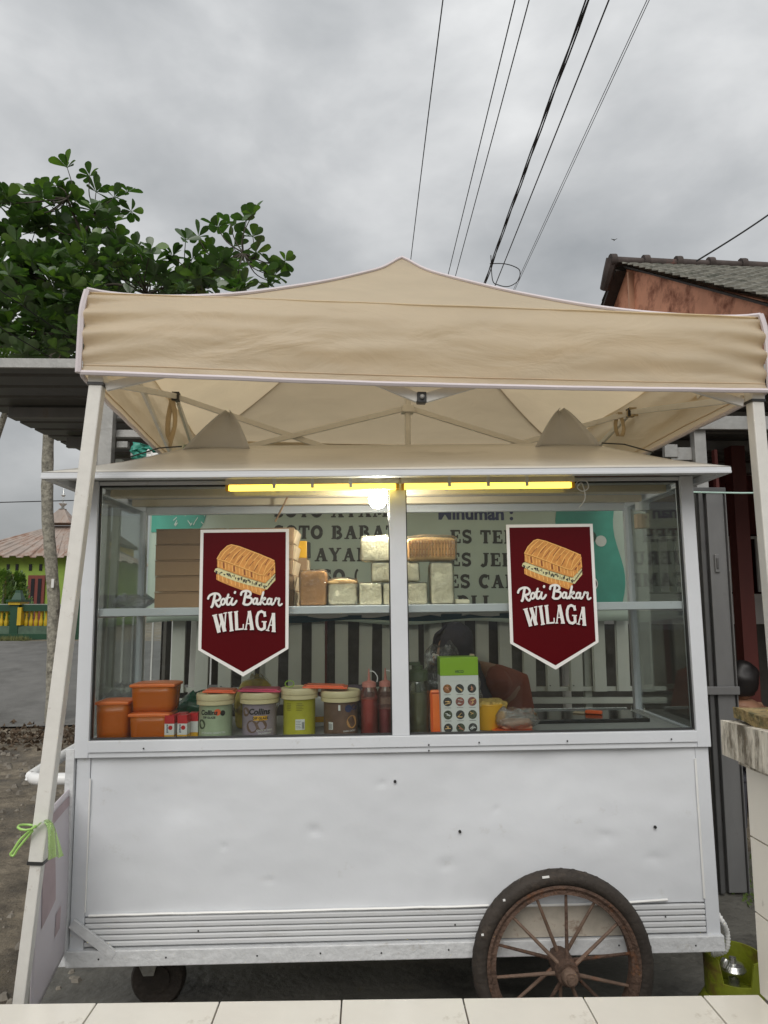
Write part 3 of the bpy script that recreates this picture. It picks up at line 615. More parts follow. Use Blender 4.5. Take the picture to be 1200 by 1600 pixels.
# lit tubes and bulb
TY = -.058
qa = cl(353, 760, TY); qb = cl(897, 760, TY); qm = cl(625, 760, TY)
for (x0, x1) in ((qa.x, qm.x-.004), (qm.x+.004, qb.x)):
    lt = bpy.data.objects.new('tube_light', None); COL.objects.link(lt); lt.parent = cart; lt.location = (0, TY, 1.977)
    g = G(); g.bb(x0, x1, -.014, .014, .012, .036); g.build('housing', mat('cream_lamp_housing', (.72, .66, .5), .4), lt, bev=.002)
    g = G(); g.bb(x0+.012, x1-.012, -.011, .011, -.009, .0115); g.build('glowing_tube', tube_glow, lt, bev=.004)
    for xx in (x0, x1-.0115): g = G(); g.bb(xx, xx+.0115, -.013, .013, -.011, .0115); g.build('end_cap', orange_o if xx in () else yellow_p, lt, bev=.002)
    for xx in (x0+.18, (x0+x1)/2, x1-.18): g = G(); g.bb(xx-.006, xx+.006, -.0155, .0155, -.002, .037); g.build('clip', card_white, lt, bev=.001)
g = G(); g.tube(curve_pts([(qb.x, TY, 1.975), (qb.x+.02, TY, 1.995), (qb.x+.045, TY-.01, 1.99), (qb.x+.05, TY-.01, 1.965), (qb.x+.03, TY, 1.955), (qb.x+.012, TY, 1.97), (qb.x+.03, TY, 1.985), (qb.x+.04, TY, 1.93), (qb.x+.035, .01, 1.90)], 6), .0022, 6); g.build('lamp_flex', card_white, cart, smooth=True)
lb = bpy.data.objects.new('light_bulb', None); COL.objects.link(lb); lb.parent = cart; q = cl(590, 781, .05); lb.location = (q.x, .05, q.z)
g = G(); g.lathe([(.0, -.035), (.020, -.030), (.033, -.013), (.035, .004), (.026, .026), (.016, .034)], 20, caps=False); g.build('globe', bulb_glow, lb, smooth=True)
g = G(); g.lathe([(.016, .033), (.019, .034), (.019, .07), (.006, .075)], 14); g.build('socket', card_white, lb, smooth=True)
pl_ = bpy.data.lights.new('bulb_light', 'POINT'); pl_.energy = 7; pl_.color = (1, .93, .80); pl_.shadow_soft_size = .035; po = bpy.data.objects.new('bulb_light', pl_); COL.objects.link(po); po.parent = lb; po.location = (0, 0, -.05)
# scalloped cloth edge hanging at the back of the shelf
def scallop(u, v):
    x = -.62+1.5*u; return (x, D-.062+.006*math.sin(x*26), 1.528-v*(.034+.010*abs(math.sin(x*17))))
g = G(); g.grid(scallop, 160, 3); g.build('scalloped_cloth', card_white, cart, smooth=True, ang=None)
def trim_(u, v):
    x = -.86+1.8*u; return (x, D-.058+.005*math.sin(x*19), 1.497-v*(.026+.006*math.sin(x*11)))
g = G(); g.grid(trim_, 120, 2); g.build('teal_trim', mat('dark_teal_cloth', (.012, .07, .10), .7), cart, smooth=True, ang=None)
# switch box and cable on the far right inside
q = cl(1000, 775, .5)
g = G(); g.bb(q.x-.03, q.x+.02, .45, .49, q.z-.07, q.z+.03); g.build('switch_box', card_white, cart, bev=.003)
g = G(); g.bb(q.x-.035, q.x+.02, .46, .50, q.z-.15, q.z-.085); g.build('adapter', box_in, cart, bev=.003)
g = G(); q1 = cl(455, 765, .3); q2 = cl(430, 815, .35); g.tube([q1, (q1+q2)/2, q2], .004, 6); g.build('hanging_stick', box_kraft, cart)

# ------------------------------------------------------------------ pennant signs
def sign(px_, py_, label, dy=0):
    q = cl(px_, py_, -.02)
    t = cart_thing('pennant_sign', label, 'sign', (q.x, -.020-dy, q.z), 0, 'maroon pennant signs on the glass')
    k = .000366
    def S(u, v): return ((u-495+(v-65)*.018)*k, -(v-65)*.000361)
    hw = 450*k; H = 1495*.000361; sh = 1225*.000361
    g = G(); g.prism([(-hw, 0), (hw, 0), (hw, -sh), (0, -H), (-hw, -sh)], .0, .004); g.build('border', sign_white, t)
    b = .0115
    g = G(); g.prism([(-hw+b, -b), (hw-b, -b), (hw-b, -sh+.004), (0, -H+b*1.35), (-hw+b, -sh+.004)], -.0006, -.0001); g.build('face', maroon, t)
    yy = [-.0009]
    def nxt(): yy[0] -= .00006; return yy[0]
    def poly(g_, pts): 
        P = [S(*p) for p in pts]; y = nxt(); g_.add([(x, y, z) for x, z in P], [tuple(range(len(P)))])
    def line(g_, pts, wd, cap=False): g_.stroke([S(*p) for p in pts], wd*k, nxt(), cap)
    # sandwich picture
    g1 = G(); poly(g1, [(205, 515), (205, 580), (240, 600), (330, 640), (400, 668), (470, 695), (560, 715), (650, 748), (690, 700), (800, 600), (800, 560), (700, 640)]); 
    a = g1.build('toast_underside', toast, t)
    g1 = G()
    for i in range(11):
        x = 225+i*42; line(g1, [(x, 535+i*14), (x+6, 590+i*14)], 9)
    g1.build('toast_line', toast_l, t)
    g2 = G(); poly(g2, [(185, 500), (195, 470), (235, 455), (450, 545), (690, 625), (800, 530), (800, 592), (715, 690), (640, 668), (520, 640), (380, 595), (260, 545)]); g2.build('cream_filling', cream_p, t)
    g3 = G(); rnd = random.Random(5)
    for i in range(34):
        u = i/33; x = 200+510*u; y = 500+160*u+rnd.uniform(-12, 12); h_ = rnd.uniform(8, 34); line(g3, [(x, y-h_/2), (x+rnd.uniform(-8, 14), y+h_/2)], rnd.uniform(5, 14))
    for i in range(5): line(g3, [(725+i*16, 655-i*20), (735+i*16, 625-i*20)], 7)
    g3.build('chocolate_flecks', ink, t)
    g4 = G(); poly(g4, [(215, 365), (690, 540), (800, 420), (803, 520), (700, 625), (640, 608), (450, 545), (330, 500), (215, 455)]); g4.build('toast_side', toast, t)
    g5 = G()
    for i in range(14):
        u = i/13; x = 228+455*u; line(g5, [(x, 385+165*u), (x+3, 455+152*u)], 7)
    line(g5, [(705, 560), (708, 615)], 8); line(g5, [(750, 520), (752, 580)], 7); line(g5, [(790, 450), (795, 520)], 7)
    g5.build('toast_line', toast_l, t)
    g6 = G()
    for i in (1, 4, 7, 9): 
        u = (i+.5)/13; x = 228+455*u; line(g6, [(x, 388+165*u), (x+3, 448+152*u)], 13)
    line(g6, [(725, 545), (745, 520)], 12); line(g6, [(765, 500), (785, 470)], 12)
    tag(g6.build('toast_shade_mark', toast_d, t), kind='stuff')
    g7 = G(); poly(g7, [(215, 370), (255, 300), (320, 238), (360, 225), (440, 245), (540, 285), (640, 325), (760, 370), (795, 395), (800, 420), (720, 520), (690, 545), (640, 535), (450, 455), (300, 395), (240, 375)]); g7.build('toast_top', toast, t)
    g8 = G()
    for i in range(10):
        u = i/9; x0, y0 = 240+440*u, 378+160*u; x1, y1 = 375+395*u, 232+150*u
        line(g8, [(x0, y0), ((x0+x1)/2-12, (y0+y1)/2-6), (x1, y1)], 10, True)
    line(g8, [(215, 370), (300, 395), (450, 455), (640, 535), (690, 545), (800, 420)], 8); line(g8, [(215, 370), (255, 300), (320, 238), (360, 225), (440, 245), (640, 325), (795, 395)], 9)
    g8.build('toast_line', toast_l, t)
    g9 = G()
    for i, (ua, ub) in enumerate(((.05, .5), (.3, .8), (.15, .6), (.4, .95), (.2, .55), (.0, .4), (.55, .95))):
        u = (i*1.25+.6)/9; x0, y0 = 252+440*u, 375+160*u; x1, y1 = 385+395*u, 236+150*u
        line(g9, [(x0+(x1-x0)*ua, y0+(y1-y0)*ua), (x0+(x1-x0)*ub, y0+(y1-y0)*ub)], 11, True)
    tag(g9.build('grill_mark', toast_d, t), kind='stuff')
    # lettering
    gl_ = G()
    def sc_(pts, wd=22): line(gl_, [(p.x, p.y) for p in curve_pts([(a, b, 0) for a, b in pts], 6)], wd, True)
    def ell(cx, cy, rx_, ry_, wd, a0=0, a1=360):
        line(gl_, [(cx+rx_*math.cos(R(a0+(a1-a0)*i/18))+ry_*.18*math.sin(R(a0+(a1-a0)*i/18))*-1, cy+ry_*math.sin(R(a0+(a1-a0)*i/18))) for i in range(19)], wd)
    sc_([(125, 778), (140, 745), (185, 724), (228, 730), (248, 762), (228, 792), (190, 798)]); sc_([(195, 735), (182, 795), (170, 845), (157, 862)], 25); sc_([(195, 796), (212, 838), (232, 856), (248, 840)])
    ell(275, 808, 19, 30, 20); sc_([(283, 782), (305, 790)], 12)
    sc_([(330, 732), (313, 795), (316, 834), (338, 834), (352, 812)]); sc_([(300, 772), (352, 764)], 14)
    sc_([(370, 772), (358, 812), (366, 838), (388, 832), (412, 798)]); sc_([(398, 706), (393, 724)], 22)
    sc_([(455, 745), (466, 712), (512, 700), (548, 715), (548, 745), (508, 764)]); sc_([(508, 764), (556, 775), (562, 808), (532, 838), (492, 838), (476, 822)]); sc_([(508, 712), (493, 778), (482, 836)], 25)
    ell(596, 806, 18, 29, 19); sc_([(620, 778), (613, 825), (628, 838), (646, 820)])
    sc_([(682, 712), (661, 790), (648, 842)], 22); sc_([(655, 808), (690, 774), (700, 785), (668, 806), (688, 838), (708, 836), (720, 820)], 17)
    ell(738, 810, 18, 29, 19); sc_([(764, 782), (755, 828), (770, 842), (788, 822)])
    sc_([(795, 812), (808, 778), (822, 786), (840, 784), (832, 830), (843, 852), (868, 836)], 19)
    gl_.build('script_lettering', sign_white, t)
    gl2 = G()
    def ln(p, wd): line(gl2, p, wd)
    ln([(192, 940), (236, 1118)], 36); ln([(232, 1112), (262, 985)], 13); ln([(250, 935), (292, 1108)], 36); ln([(290, 1104), (302, 922)], 13); ln([(168, 948), (216, 936)], 11); ln([(280, 926), (314, 918)], 11); ln([(232, 938), (270, 930)], 11)
    ln([(346, 915), (361, 1100)], 31); ln([(324, 920), (368, 912)], 12); ln([(340, 1104), (382, 1096)], 12)
    ln([(406, 910), (413, 1092)], 31); ln([(385, 914), (427, 907)], 12); ln([(396, 1090), (480, 1084)], 15); ln([(476, 1086), (478, 1036)], 11)
    ln([(535, 906), (502, 1086)], 13); ln([(538, 904), (566, 1088)], 34); ln([(512, 1032), (552, 1032)], 11); ln([(486, 1088), (516, 1088)], 11); ln([(543, 1090), (584, 1090)], 12)
    ln([(696, 965), (690, 926), (660, 910), (632, 922), (616, 960), (612, 1005), (618, 1055), (634, 1086), (660, 1094), (690, 1080)], 27); ln([(690, 1088), (690, 1014)], 27); ln([(662, 1014), (712, 1016)], 12); ln([(700, 912), (698, 960)], 9)
    ln([(776, 930), (722, 1100)], 13); ln([(780, 928), (782, 1112)], 33); ln([(738, 1048), (776, 1052)], 11); ln([(702, 1098), (738, 1106)], 11); ln([(760, 1112), (800, 1116)], 12)
    gl2.build('block_lettering', sign_white, t)
    return t
sign(382.5, 827, 'maroon pennant sign with toast picture between cardboard boxes and first bread loaf')
sign(858.5, 819, 'maroon pennant sign with toast picture beyond the waffle-marked bread, above the griddle')

# ------------------------------------------------------------------ things on the shelf
SZ = 1.541
def rbox_obj(name, m, w_, d_, h_, parent, r=.004, seg=3, wob=0., z0=0., sub=None):
    n = 6
    g = G()
    def face(o_, ux, vy):
        pass
    g.bb(-w_/2, w_/2, -d_/2, d_/2, z0, z0+h_)
    ob = g.build(name, m, parent); q = ob.modifiers.new('bevel', 'BEVEL'); q.width = r; q.segments = seg
    ob.data.polygons.foreach_set('use_smooth', [True]*6); ob.data.set_sharp_from_angle(angle=R(80))
    return ob
def lumpy_box(w_, d_, h_, r, wob, seed, bulge=0., n=10):
    """rounded block with uneven sides"""
    g = G()
    def P(a, b, c):
        v = Vector((a*2-1, b*2-1, c*2-1)); p = Vector((v.x*w_/2, v.y*d_/2, v.z*h_/2))
        inner = Vector((max(-w_/2+r, min(w_/2-r, p.x)), max(-d_/2+r, min(d_/2-r, p.y)), max(-h_/2+r, min(h_/2-r, p.z))))
        dd = p-inner
        if dd.length > 1e-6: p = inner+dd.normalized()*min(dd.length, r)
        p += Vector((noise.noise(p*18+Vector((seed, 1, 0))), noise.noise(p*18+Vector((4, seed, 0))), noise.noise(p*18+Vector((9, 0, seed)))*.6))*wob
        if v.z > 0: p.z += bulge*(1-v.x*v.x)*(1-v.y*v.y*.5)*v.z
        return (p.x, p.y, max(p.z+h_/2, 0))
    for fn in (lambda u, v: P(u, v, 1), lambda u, v: P(v, u, 0), lambda u, v: P(0, 1-u, v), lambda u, v: P(1, u, v), lambda u, v: P(u, 0, v), lambda u, v: P(1-u, 1, v)): g.grid(fn, n, n)
    return g
# cardboard boxes: two stacks side by side
def kraft(px0, px1, y, ztop_list, lbls, depth=.2, group='brown cardboard boxes stacked on the shelf', dx=0):
    xa = cl(px0, 890, y).x; xb = cl(px1, 890, y).x; n = len(lbls); hh = .0635
    for i in range(n):
        jx = random.uniform(-.004, .004)
        t = cart_thing('cardboard_box', lbls[i], 'box', ((xa+xb)/2+jx, y+depth/2, SZ+hh*i), R(random.uniform(-1, 1)), group)
        w_ = xb-xa
        g = G(); g.bb(-w_/2, w_/2, -depth/2, depth/2, .0005, hh-.006); g.build('tray', box_kraft, t, bev=.001)
        g = G(); g.bb(-w_/2-.002, w_/2+.002, -depth/2-.002, depth/2+.002, hh-.0055, hh-.0015); g.build('lid', box_kraft, t, bev=.001)
        g = G(); g.prism([(w_/2+.0005, .0), (w_/2+.004, .0), (w_/2+.016, hh-.012), (w_/2+.003, hh-.006)], -depth/2+.01, depth/2-.01); g.build('side_flap', box_in, t)
order = ['lowest', 'second from the bottom', 'middle', 'second from the top', 'topmost']
kraft(242, 352, .2, None, ['brown cardboard box, %s of the stack beside the plastic bag' % s for s in order])
kraft(357, 458, .2, None, ['brown cardboard box, %s of the stack next to the brown loaf' % s for s in order])
t = cart_thing('yellow_carton', 'small yellow carton resting on the stack of brown boxes near the loaf', 'box', (cl(472, 845, .47).x, .49, SZ+.21), 0); 
g = G(); g.bb(-.03, .022, -.03, .03, 0, .075); g.build('carton', yellow_p, t, bev=.002); g = G(); g.bb(.0225, .034, -.028, .028, .002, .07); g.build('end_flap', ink, t)
t2 = cart_thing('cardboard_box', 'small brown box standing upright behind the stack by the brown loaf', 'box', (cl(466, 880, .47).x, .50, SZ), 0); g = G(); g.bb(-.045, .04, -.04, .04, 0, .2095); g.build('body', box_kraft, t2, bev=.002)
g = G(); g.bb(.0405, .048, -.036, .036, .12, .2); g.build('flap', box_in, t2)

def bread(px0, px1, pyt, pyb, y, m, label, r=.014, bulge=.0, dep=.1, base=None, wob=.003, crust_top=None, rz=0):
    a = cl(px0, (pyt+pyb)/2, y); b = cl(px1, (pyt+pyb)/2, y); top = cl((px0+px1)/2, pyt, y).z; z0 = SZ if base is None else base
    w_ = b.x-a.x; h_ = top-z0
    t = cart_thing('bread_loaf', label, 'bread', ((a.x+b.x)/2, y+dep/2, z0), R(rz), 'wrapped loaves of bread on the shelf')
    seed = random.random()*50
    lumpy_box(w_*.94, dep*.94, h_-.008-bulge, r, wob, seed, bulge).build('loaf', m, t, smooth=True, ang=None)
    if crust_top:
        g = lumpy_box(w_*.945, dep*.95, .012, .005, .002, seed, bulge*.9); g.v = [v+Vector((0, 0, h_-.02-bulge)) for v in g.v]; g.build('crust', crust_top, t, smooth=True, ang=None)
    g = lumpy_box(w_, dep, h_-.002-bulge, .01, .0055, seed+9, bulge*1.1, n=14); g.build('wrapper', film, t, smooth=True, ang=None)
    g = G()
    def knot(u, v):
        a_ = u*6.283; rr = .006+.022*abs(v-.35)**.8; return (w_*.3+rr*math.cos(a_)*(1+.3*math.sin(a_*3)), -dep*.45+rr*math.sin(a_)*.5, h_-.004+.022*v)
    return t, z0+h_
bread(467, 511, 889, 946, .06, crust, 'tall dark brown loaf in clear wrap next to the stacked boxes', .012, 0, .14)
bread(511, 559, 900, 946, .06, crumb, 'domed pale loaf with golden crust standing beside the dark brown loaf', .022, .01, .13, crust_top=crust_l)
_, zb = bread(560, 598, 908, 946, .06, crumb, 'pale square loaf on the shelf right of the domed loaf', .008, 0, .12)
_, zb1 = bread(598, 634, 908, 946, .06, crumb, 'pale square loaf at shelf level partly behind the centre post', .008, 0, .12)
_, zb2 = bread(634, 669, 908, 946, .06, crumb, 'pale square loaf at shelf level just past the centre post', .010, 0, .12)
_, zb3 = bread(580, 619, 876, 908, .06, crumb, 'pale loaf in the middle layer touching the centre post', .008, 0, .12, base=zb1)
_, zb4 = bread(622, 656, 876, 908, .06, crumb, 'pale loaf in the middle layer under the waffle-marked bread', .008, 0, .12, base=zb2)
_, zb6 = bread(672, 710, 876, 946, .06, crumb, 'tall pale loaf in crinkled wrap supporting the waffle-marked bread', .012, .0, .12)
_, zb5 = bread(563, 622, 835, 876, .055, crumb, 'long pale loaf lying on top of the pile by the lit bulb', .012, .002, .13, base=zb3)
# waffle-marked bread
a = cl(634, 850, .05); b = cl(714, 850, .05); w_ = b.x-a.x; z0 = max(zb4, zb6)
wb = cart_thing('waffle_bread', 'golden bread with waffle ridges wrapped in film on top of the pile', 'bread', ((a.x+b.x)/2, .115, z0+.001))
hb = cl(670, 836, .05).z-z0
lumpy_box(w_*.95, .125, hb-.012, .014, .002, 3, .006, 14).build('loaf', crust_l, wb, smooth=True, ang=None)
g = G()
for i in range(15):
    x = -w_*.44+i*w_*.88/14; g.tube([(x, -.0645, .012), (x+.001, -.066, hb*.4), (x+.002, -.063, hb-.022)], .0036, 6)
for j in range(3): g.tube([(-w_*.45, -.063, .02+j*.022), (w_*.45, -.063, .02+j*.022)], .0022, 5)
g.build('ridges', crust, wb, smooth=True)
lumpy_box(w_, .135, hb-.004, .012, .006, 8, .008, 16).build('wrapper', film, wb, smooth=True, ang=None)
t = cart_thing('bread_slice', 'thin yellowish bread end lying beside the tall pale loaf', 'bread', (cl(720, 940, .12).x, .14, SZ), R(10)); lumpy_box(.06, .07, .018, .006, .003, 4).build('slice', crumb, t, smooth=True, ang=None)
# plastic bag of cups at the far end of the shelf
def bag(name, label, p, w_, d_, h_, seed, m=film_dense, cat='plastic bag', pinch=.5, n=18, amp=.02, rz=0, parent=None):
    t = parent or cart_thing(name, label, cat, p, R(rz))
    g = G()
    def f(u, v):
        a_ = u*2*math.pi; k = math.sin(math.pi*min(1, .12+v*.88))**.5 if v < .6 else (1-(v-.6)/.4*(1-pinch*.5))
        q = Vector((math.cos(a_)*w_/2*k, math.sin(a_)*d_/2*k, h_*v)); n_ = noise.noise(Vector((q.x*16, q.y*16, q.z*16+seed)))
        q.x += amp*n_; q.y += amp*noise.noise(Vector((q.z*18+seed, q.x*14, 2))); q.z = max(.0005, q.z+amp*.9*noise.noise(Vector((a_*1.6, v*2, seed)))*v)
        return q
    g.grid(f, n*2, n); g.build('film', m, t, smooth=True, ang=None); return t
q = cl(205, 940, .3)
bag('plastic_bag', 'crumpled white plastic bag lying flat at the end of the shelf', (q.x, .33, SZ), .17, .13, .055, 3.3, pinch=1.2)

# ------------------------------------------------------------------ things on the counter
def tub(px0, px1, h_, y, z, label, depth=.12, fill=None, lid=True, parent=None, rz=0):
    xa = cl(px0, 1130, y).x; xb = cl(px1, 1130, y).x; w_ = xb-xa
    t = cart_thing('food_container', label, 'container', ((xa+xb)/2, y+depth/2, z), R(rz), 'orange plastic food containers')
    g = G()
    def f(u, v):
        a_ = u*2*math.pi; c_, s_ = math.cos(a_), math.sin(a_); k = (abs(c_)**6+abs(s_)**6)**(-1/6); s2 = .90+.08*v
        return (c_*k*w_/2*s2, s_*k*depth/2*s2, .0005+(h_-.012)*v)
    g.grid(f, 40, 4); g.add([f(i/40, 0) for i in range(40)], [tuple(range(40))]); g.build('tub', orange_t, t, smooth=True, solid=.0015, ang=50)
    if fill:
        g = G()
        for i in range(fill[1]):
            a_ = random.random()*6.28; rr = random.uniform(0, .3); r0 = min(w_, depth)*.15
            g.lathe([(.0, -r0), (r0*.7, -r0*.7), (r0, 0), (r0*.7, r0*.7), (0, r0)], 10, Matrix.Translation((rr*w_*math.cos(a_), rr*depth*math.sin(a_), r0+.006+(i//4)*r0*1.3)))
        g.build('contents', fill[0], t, smooth=True)
    if lid:
        g = lumpy_box(w_*1.02, depth*1.02, .014, .006, .0006, 2, .004); g.v = [v+Vector((0, 0, h_-.0125)) for v in g.v]; g.build('lid', orange_o, t, smooth=True, ang=None)
    return t
tub(146, 199, .142, .05, ZC, 'tall orange container filled with yellow food in the corner of the case', fill=(yellow_p, 7))
tub(199, 264, .098, .04, ZC, 'lower orange container with pale contents, supporting another container', fill=(crumb, 5))
tub(200, 271, .100, .055, ZC+.103, 'upper orange container standing on another orange container', .13)
# butter cartons
for i, (px_, y_) in enumerate(((265, .035), (285, .035))):
    x = cl(px_, 1135, y_).x
    for k in range(2):
        ls = [('red, white and yellow carton next to the orange containers, front one', 'red, white and yellow carton behind the first one by the orange containers'), ('red, white and yellow carton next to the green-label bucket, front one', 'red, white and yellow carton behind the first one by the green-label bucket')][i][k]
        t = cart_thing('margarine_carton', ls, 'carton', (x+k*.028, y_+.022+k*.05, ZC), R(-4), 'small red, white and yellow cartons')
        g = G(); g.bb(-.018, .018, -.02, .02, .0, .022); g.build('yellow_band', yellow_p, t)
        g = G(); g.bb(-.018, .018, -.02, .02, .0222, .062); g.build('white_band', card_white, t)
        g = G(); g.bb(-.018, .018, -.02, .02, .0622, .092); g.build('red_top', red_p, t)
        if k == 0:
            g = G(); g.lathe([(.008, 0), (.008, .0006)], 12, Matrix.Translation((.004, -.0202, .048)) @ Matrix.Rotation(R(90), 4, 'X')); g.build('red_emblem', red_p, t)
            v, f = plain_text('blueband', .012, .0004); g = G(Matrix.Translation((-.009, -.0208, .03)) @ Matrix.Rotation(R(-90), 4, 'Y')); 
            v, f = plain_text('bake', .016, .0004); g = G(); g.add([(-.010+b_*-1*-.6, -.0206, .045+a_) for a_, b_ in v], [tuple(q) for q in f]); g.build('wording', navy_text, t)
# buckets with cream rims
def wrap_text(g, s, size, R0, z, ang, bold=.0, shear=0, off=.0012):
    v, f = plain_text(s, size, bold, shear)
    vs = []
    for x, y in v:
        a_ = ang + x/R0; vs.append(((R0+off)*math.sin(a_), -(R0+off)*math.cos(a_), z+y))
    g.add(vs, f)
def wrap_patch(g, R0, a0, a1, z0, z1, off, n=8):
    g.grid(lambda u, v: ((R0+off)*math.sin(a0+(a1-a0)*u), -(R0+off)*math.cos(a0+(a1-a0)*u), z0+(z1-z0)*v), n, 1)
def wrap_disc(g, R0, ang, z, r, off):
    g.add([((R0+off)*math.sin(ang+r*math.cos(k*.3927)/R0), -(R0+off)*math.cos(ang+r*math.cos(k*.3927)/R0), z+r*math.sin(k*.3927)) for k in range(16)], [tuple(range(16))])
def bucket(px0, px1, h_, y, m, label, kind, loose=False):
    xa = cl(px0, 1100, y).x; xb = cl(px1, 1100, y).x; R1 = (xb-xa)/2
    t = cart_thing('glaze_bucket', label, 'bucket', ((xa+xb)/2, y+R1, ZC), 0, 'small plastic buckets of bread glaze')
    Rb = R1*.85
    g = G(); g.lathe([(Rb*.96, .0), (Rb, .008), (Rb, .02), (Rb, h_-.03), (R1*.93, h_-.022)], 40); g.build('tub', m, t, smooth=True)
    g = G(); g.lathe([(R1*.9, h_-.042), (R1*.975, h_-.040), (R1*.975, h_-.026), (R1*.93, h_-.0245), (R1*.985, h_-.0235), (R1, h_-.018), (R1, h_-.006), (R1*.97, h_-.001), (R1*.9, h_), (R1*.85, h_-.004)], 40); g.build('rim', cream_lid, t, smooth=True, ang=30)
    p_ = G(); q_ = G(); s_ = G(); dk = G(); yl = G()
    if kind == 'green':
        wrap_text(p_, 'Collins', .024, Rb, h_-.075, -.25, .0009, .15); wrap_text(p_, 'DIP GLAZE', .010, Rb, h_-.088, -.2, .0004)
        wrap_disc(q_, Rb, .30, h_-.066, .012, .0011); wrap_disc(s_, Rb, .62, h_-.07, .010, .0012); wrap_text(dk, 'AVOCADO GREEN TEA', .009, Rb, .022, .05, .0002, 0, .0013)
        wrap_disc(yl, Rb, -.72, .055, .018, .0011); dk.build('flavour_wording', card_white, t); p_.build('wording', ink, t); q_.build('seal', orange_lid, t); s_.build('round_mark', ink, t); yl.build('fruit_picture', olive_cap, t)
    elif kind == 'taro':
        wrap_text(p_, 'Collins', .029, Rb, h_-.078, .12, .0011, .15); p_.build('wording', ink, t)
        wrap_patch(yl, Rb, -.2, .6, h_-.100, h_-.084, .0011); yl.build('yellow_ribbon', yellow_p, t)
        wrap_text(dk, 'DIP GLAZE', .012, Rb, h_-.096, .2, .0004, 0, .0018); dk.build('ribbon_wording', ink, t)
        wrap_disc(q_, Rb, -.75, h_-.07, .017, .0011); wrap_disc(q_, Rb, -.3, .045, .023, .0012); wrap_disc(q_, Rb, .25, .048, .021, .0013); q_.build('doughnut_picture', choco_m, t)
        wrap_text(s_, 'CHOCO TARO', .009, Rb, .028, .45, .0002, 0, .0018); wrap_text(s_, 'TALASBERRY', .009, Rb, .017, .45, .0002, 0, .0018); s_.build('flavour_wording', card_white, t)
    elif kind == 'lemon':
        wrap_patch(q_, Rb, -.15, .42, .030, .068, .0011); q_.build('white_label', card_white, t)
        for k in range(5): wrap_patch(p_, Rb, -.12, .2-.05*(k % 2), .061-.006*k, .0622-.006*k, .0018)
        for k in range(6): wrap_patch(p_, Rb, .25+.025*k, .262+.025*k, .034, .058, .0018)
        for k in range(5): wrap_patch(p_, Rb, -.75, -.45, h_-.056-.006*k, h_-.055-.006*k, .0014); wrap_patch(p_, Rb, -.1, .25+.1*(k % 2), h_-.056-.006*k, h_-.055-.006*k, .0014)
        p_.build('print', ink, t)
        g = G(); g.tube([(-R1*.5+.017*math.cos(a*.5236), -R1*.3, h_+.014+.012*math.sin(a*.5236)) for a in range(12)], .002, 6, closed=True); g.build('pull_ring', lime_print, t, smooth=True)
    else:
        wrap_disc(p_, Rb, .5, h_-.064, .014, .0012); wrap_text(p_, 'Co', .026, Rb, h_-.07, .93, .0009, .15); p_.build('round_badge', navy_text, t)
        wrap_disc(q_, Rb, .75, .055, .024, .0011); q_.build('doughnut_picture', crust, t); wrap_patch(s_, Rb, -.72, -.42, .028, .055, .0011); wrap_patch(s_, Rb, -.1, .02, h_-.07, h_-.05, .0011); s_.build('white_label', card_white, t)
        wrap_text(dk, 'DARK CHOCO', .008, Rb, .02, .6, .0002, 0, .0014); dk.build('flavour_wording', card_white, t)
        for k in range(5): wrap_patch(yl, Rb, -.70+.05*k, -.68+.05*k, .03, .05, .0018)
        yl.build('barcode', ink, t)
    return t, (xa+xb)/2, y+R1, h_
_, bx1, by1, bh1 = bucket(300, 362, .165, .035, avocado_m, 'bucket with pale green label and cream rim', 'green')
_, bx2, by2, bh2 = bucket(369, 433, .167, .035, taro_m, 'bucket with grey purple doughnut label under a pink lid', 'taro')
_, bx3, by3, bh3 = bucket(435, 495, .180, .040, lemon_m, 'open bucket with yellow label and lime pull ring', 'lemon')
_, bx4, by4, bh4 = bucket(499, 563, .168, .035, choco_m, 'bucket with dark brown label beside the sauce bottles', 'choco')
def lid_(x, y, z, w_, d_, label, m, rx=0, ry=0, rz=0, cat='lid', name='container_lid'):
    t = cart_thing(name, label, cat, (x, y, z), R(rz)); t.rotation_euler.x += R(rx); t.rotation_euler.y += R(ry)
    g = lumpy_box(w_, d_, .008, .0035, .0004, 1); g.build('rim', m, t, smooth=True, ang=None)
    g = lumpy_box(w_*.84, d_*.82, .006, .003, .0004, 1); g.v = [v+Vector((0, 0, .0065)) for v in g.v]; g.build('panel', m, t, smooth=True, ang=None); return t
lid_(bx1+.02, by1, ZC+bh1+.001, .125, .10, 'orange lid lying on the green-label bucket', orange_lid, 0, 2)
lid_(bx2+.005, by2, ZC+bh2+.001, .16, .12, 'pink lid lying on the purple-label bucket', pink_lid, 0, 2)
lid_(bx3+.10, by3-.005, ZC+bh4+.008, .17, .10, 'orange lid bridging the yellow-label and brown-label buckets', orange_lid, 0, 2)
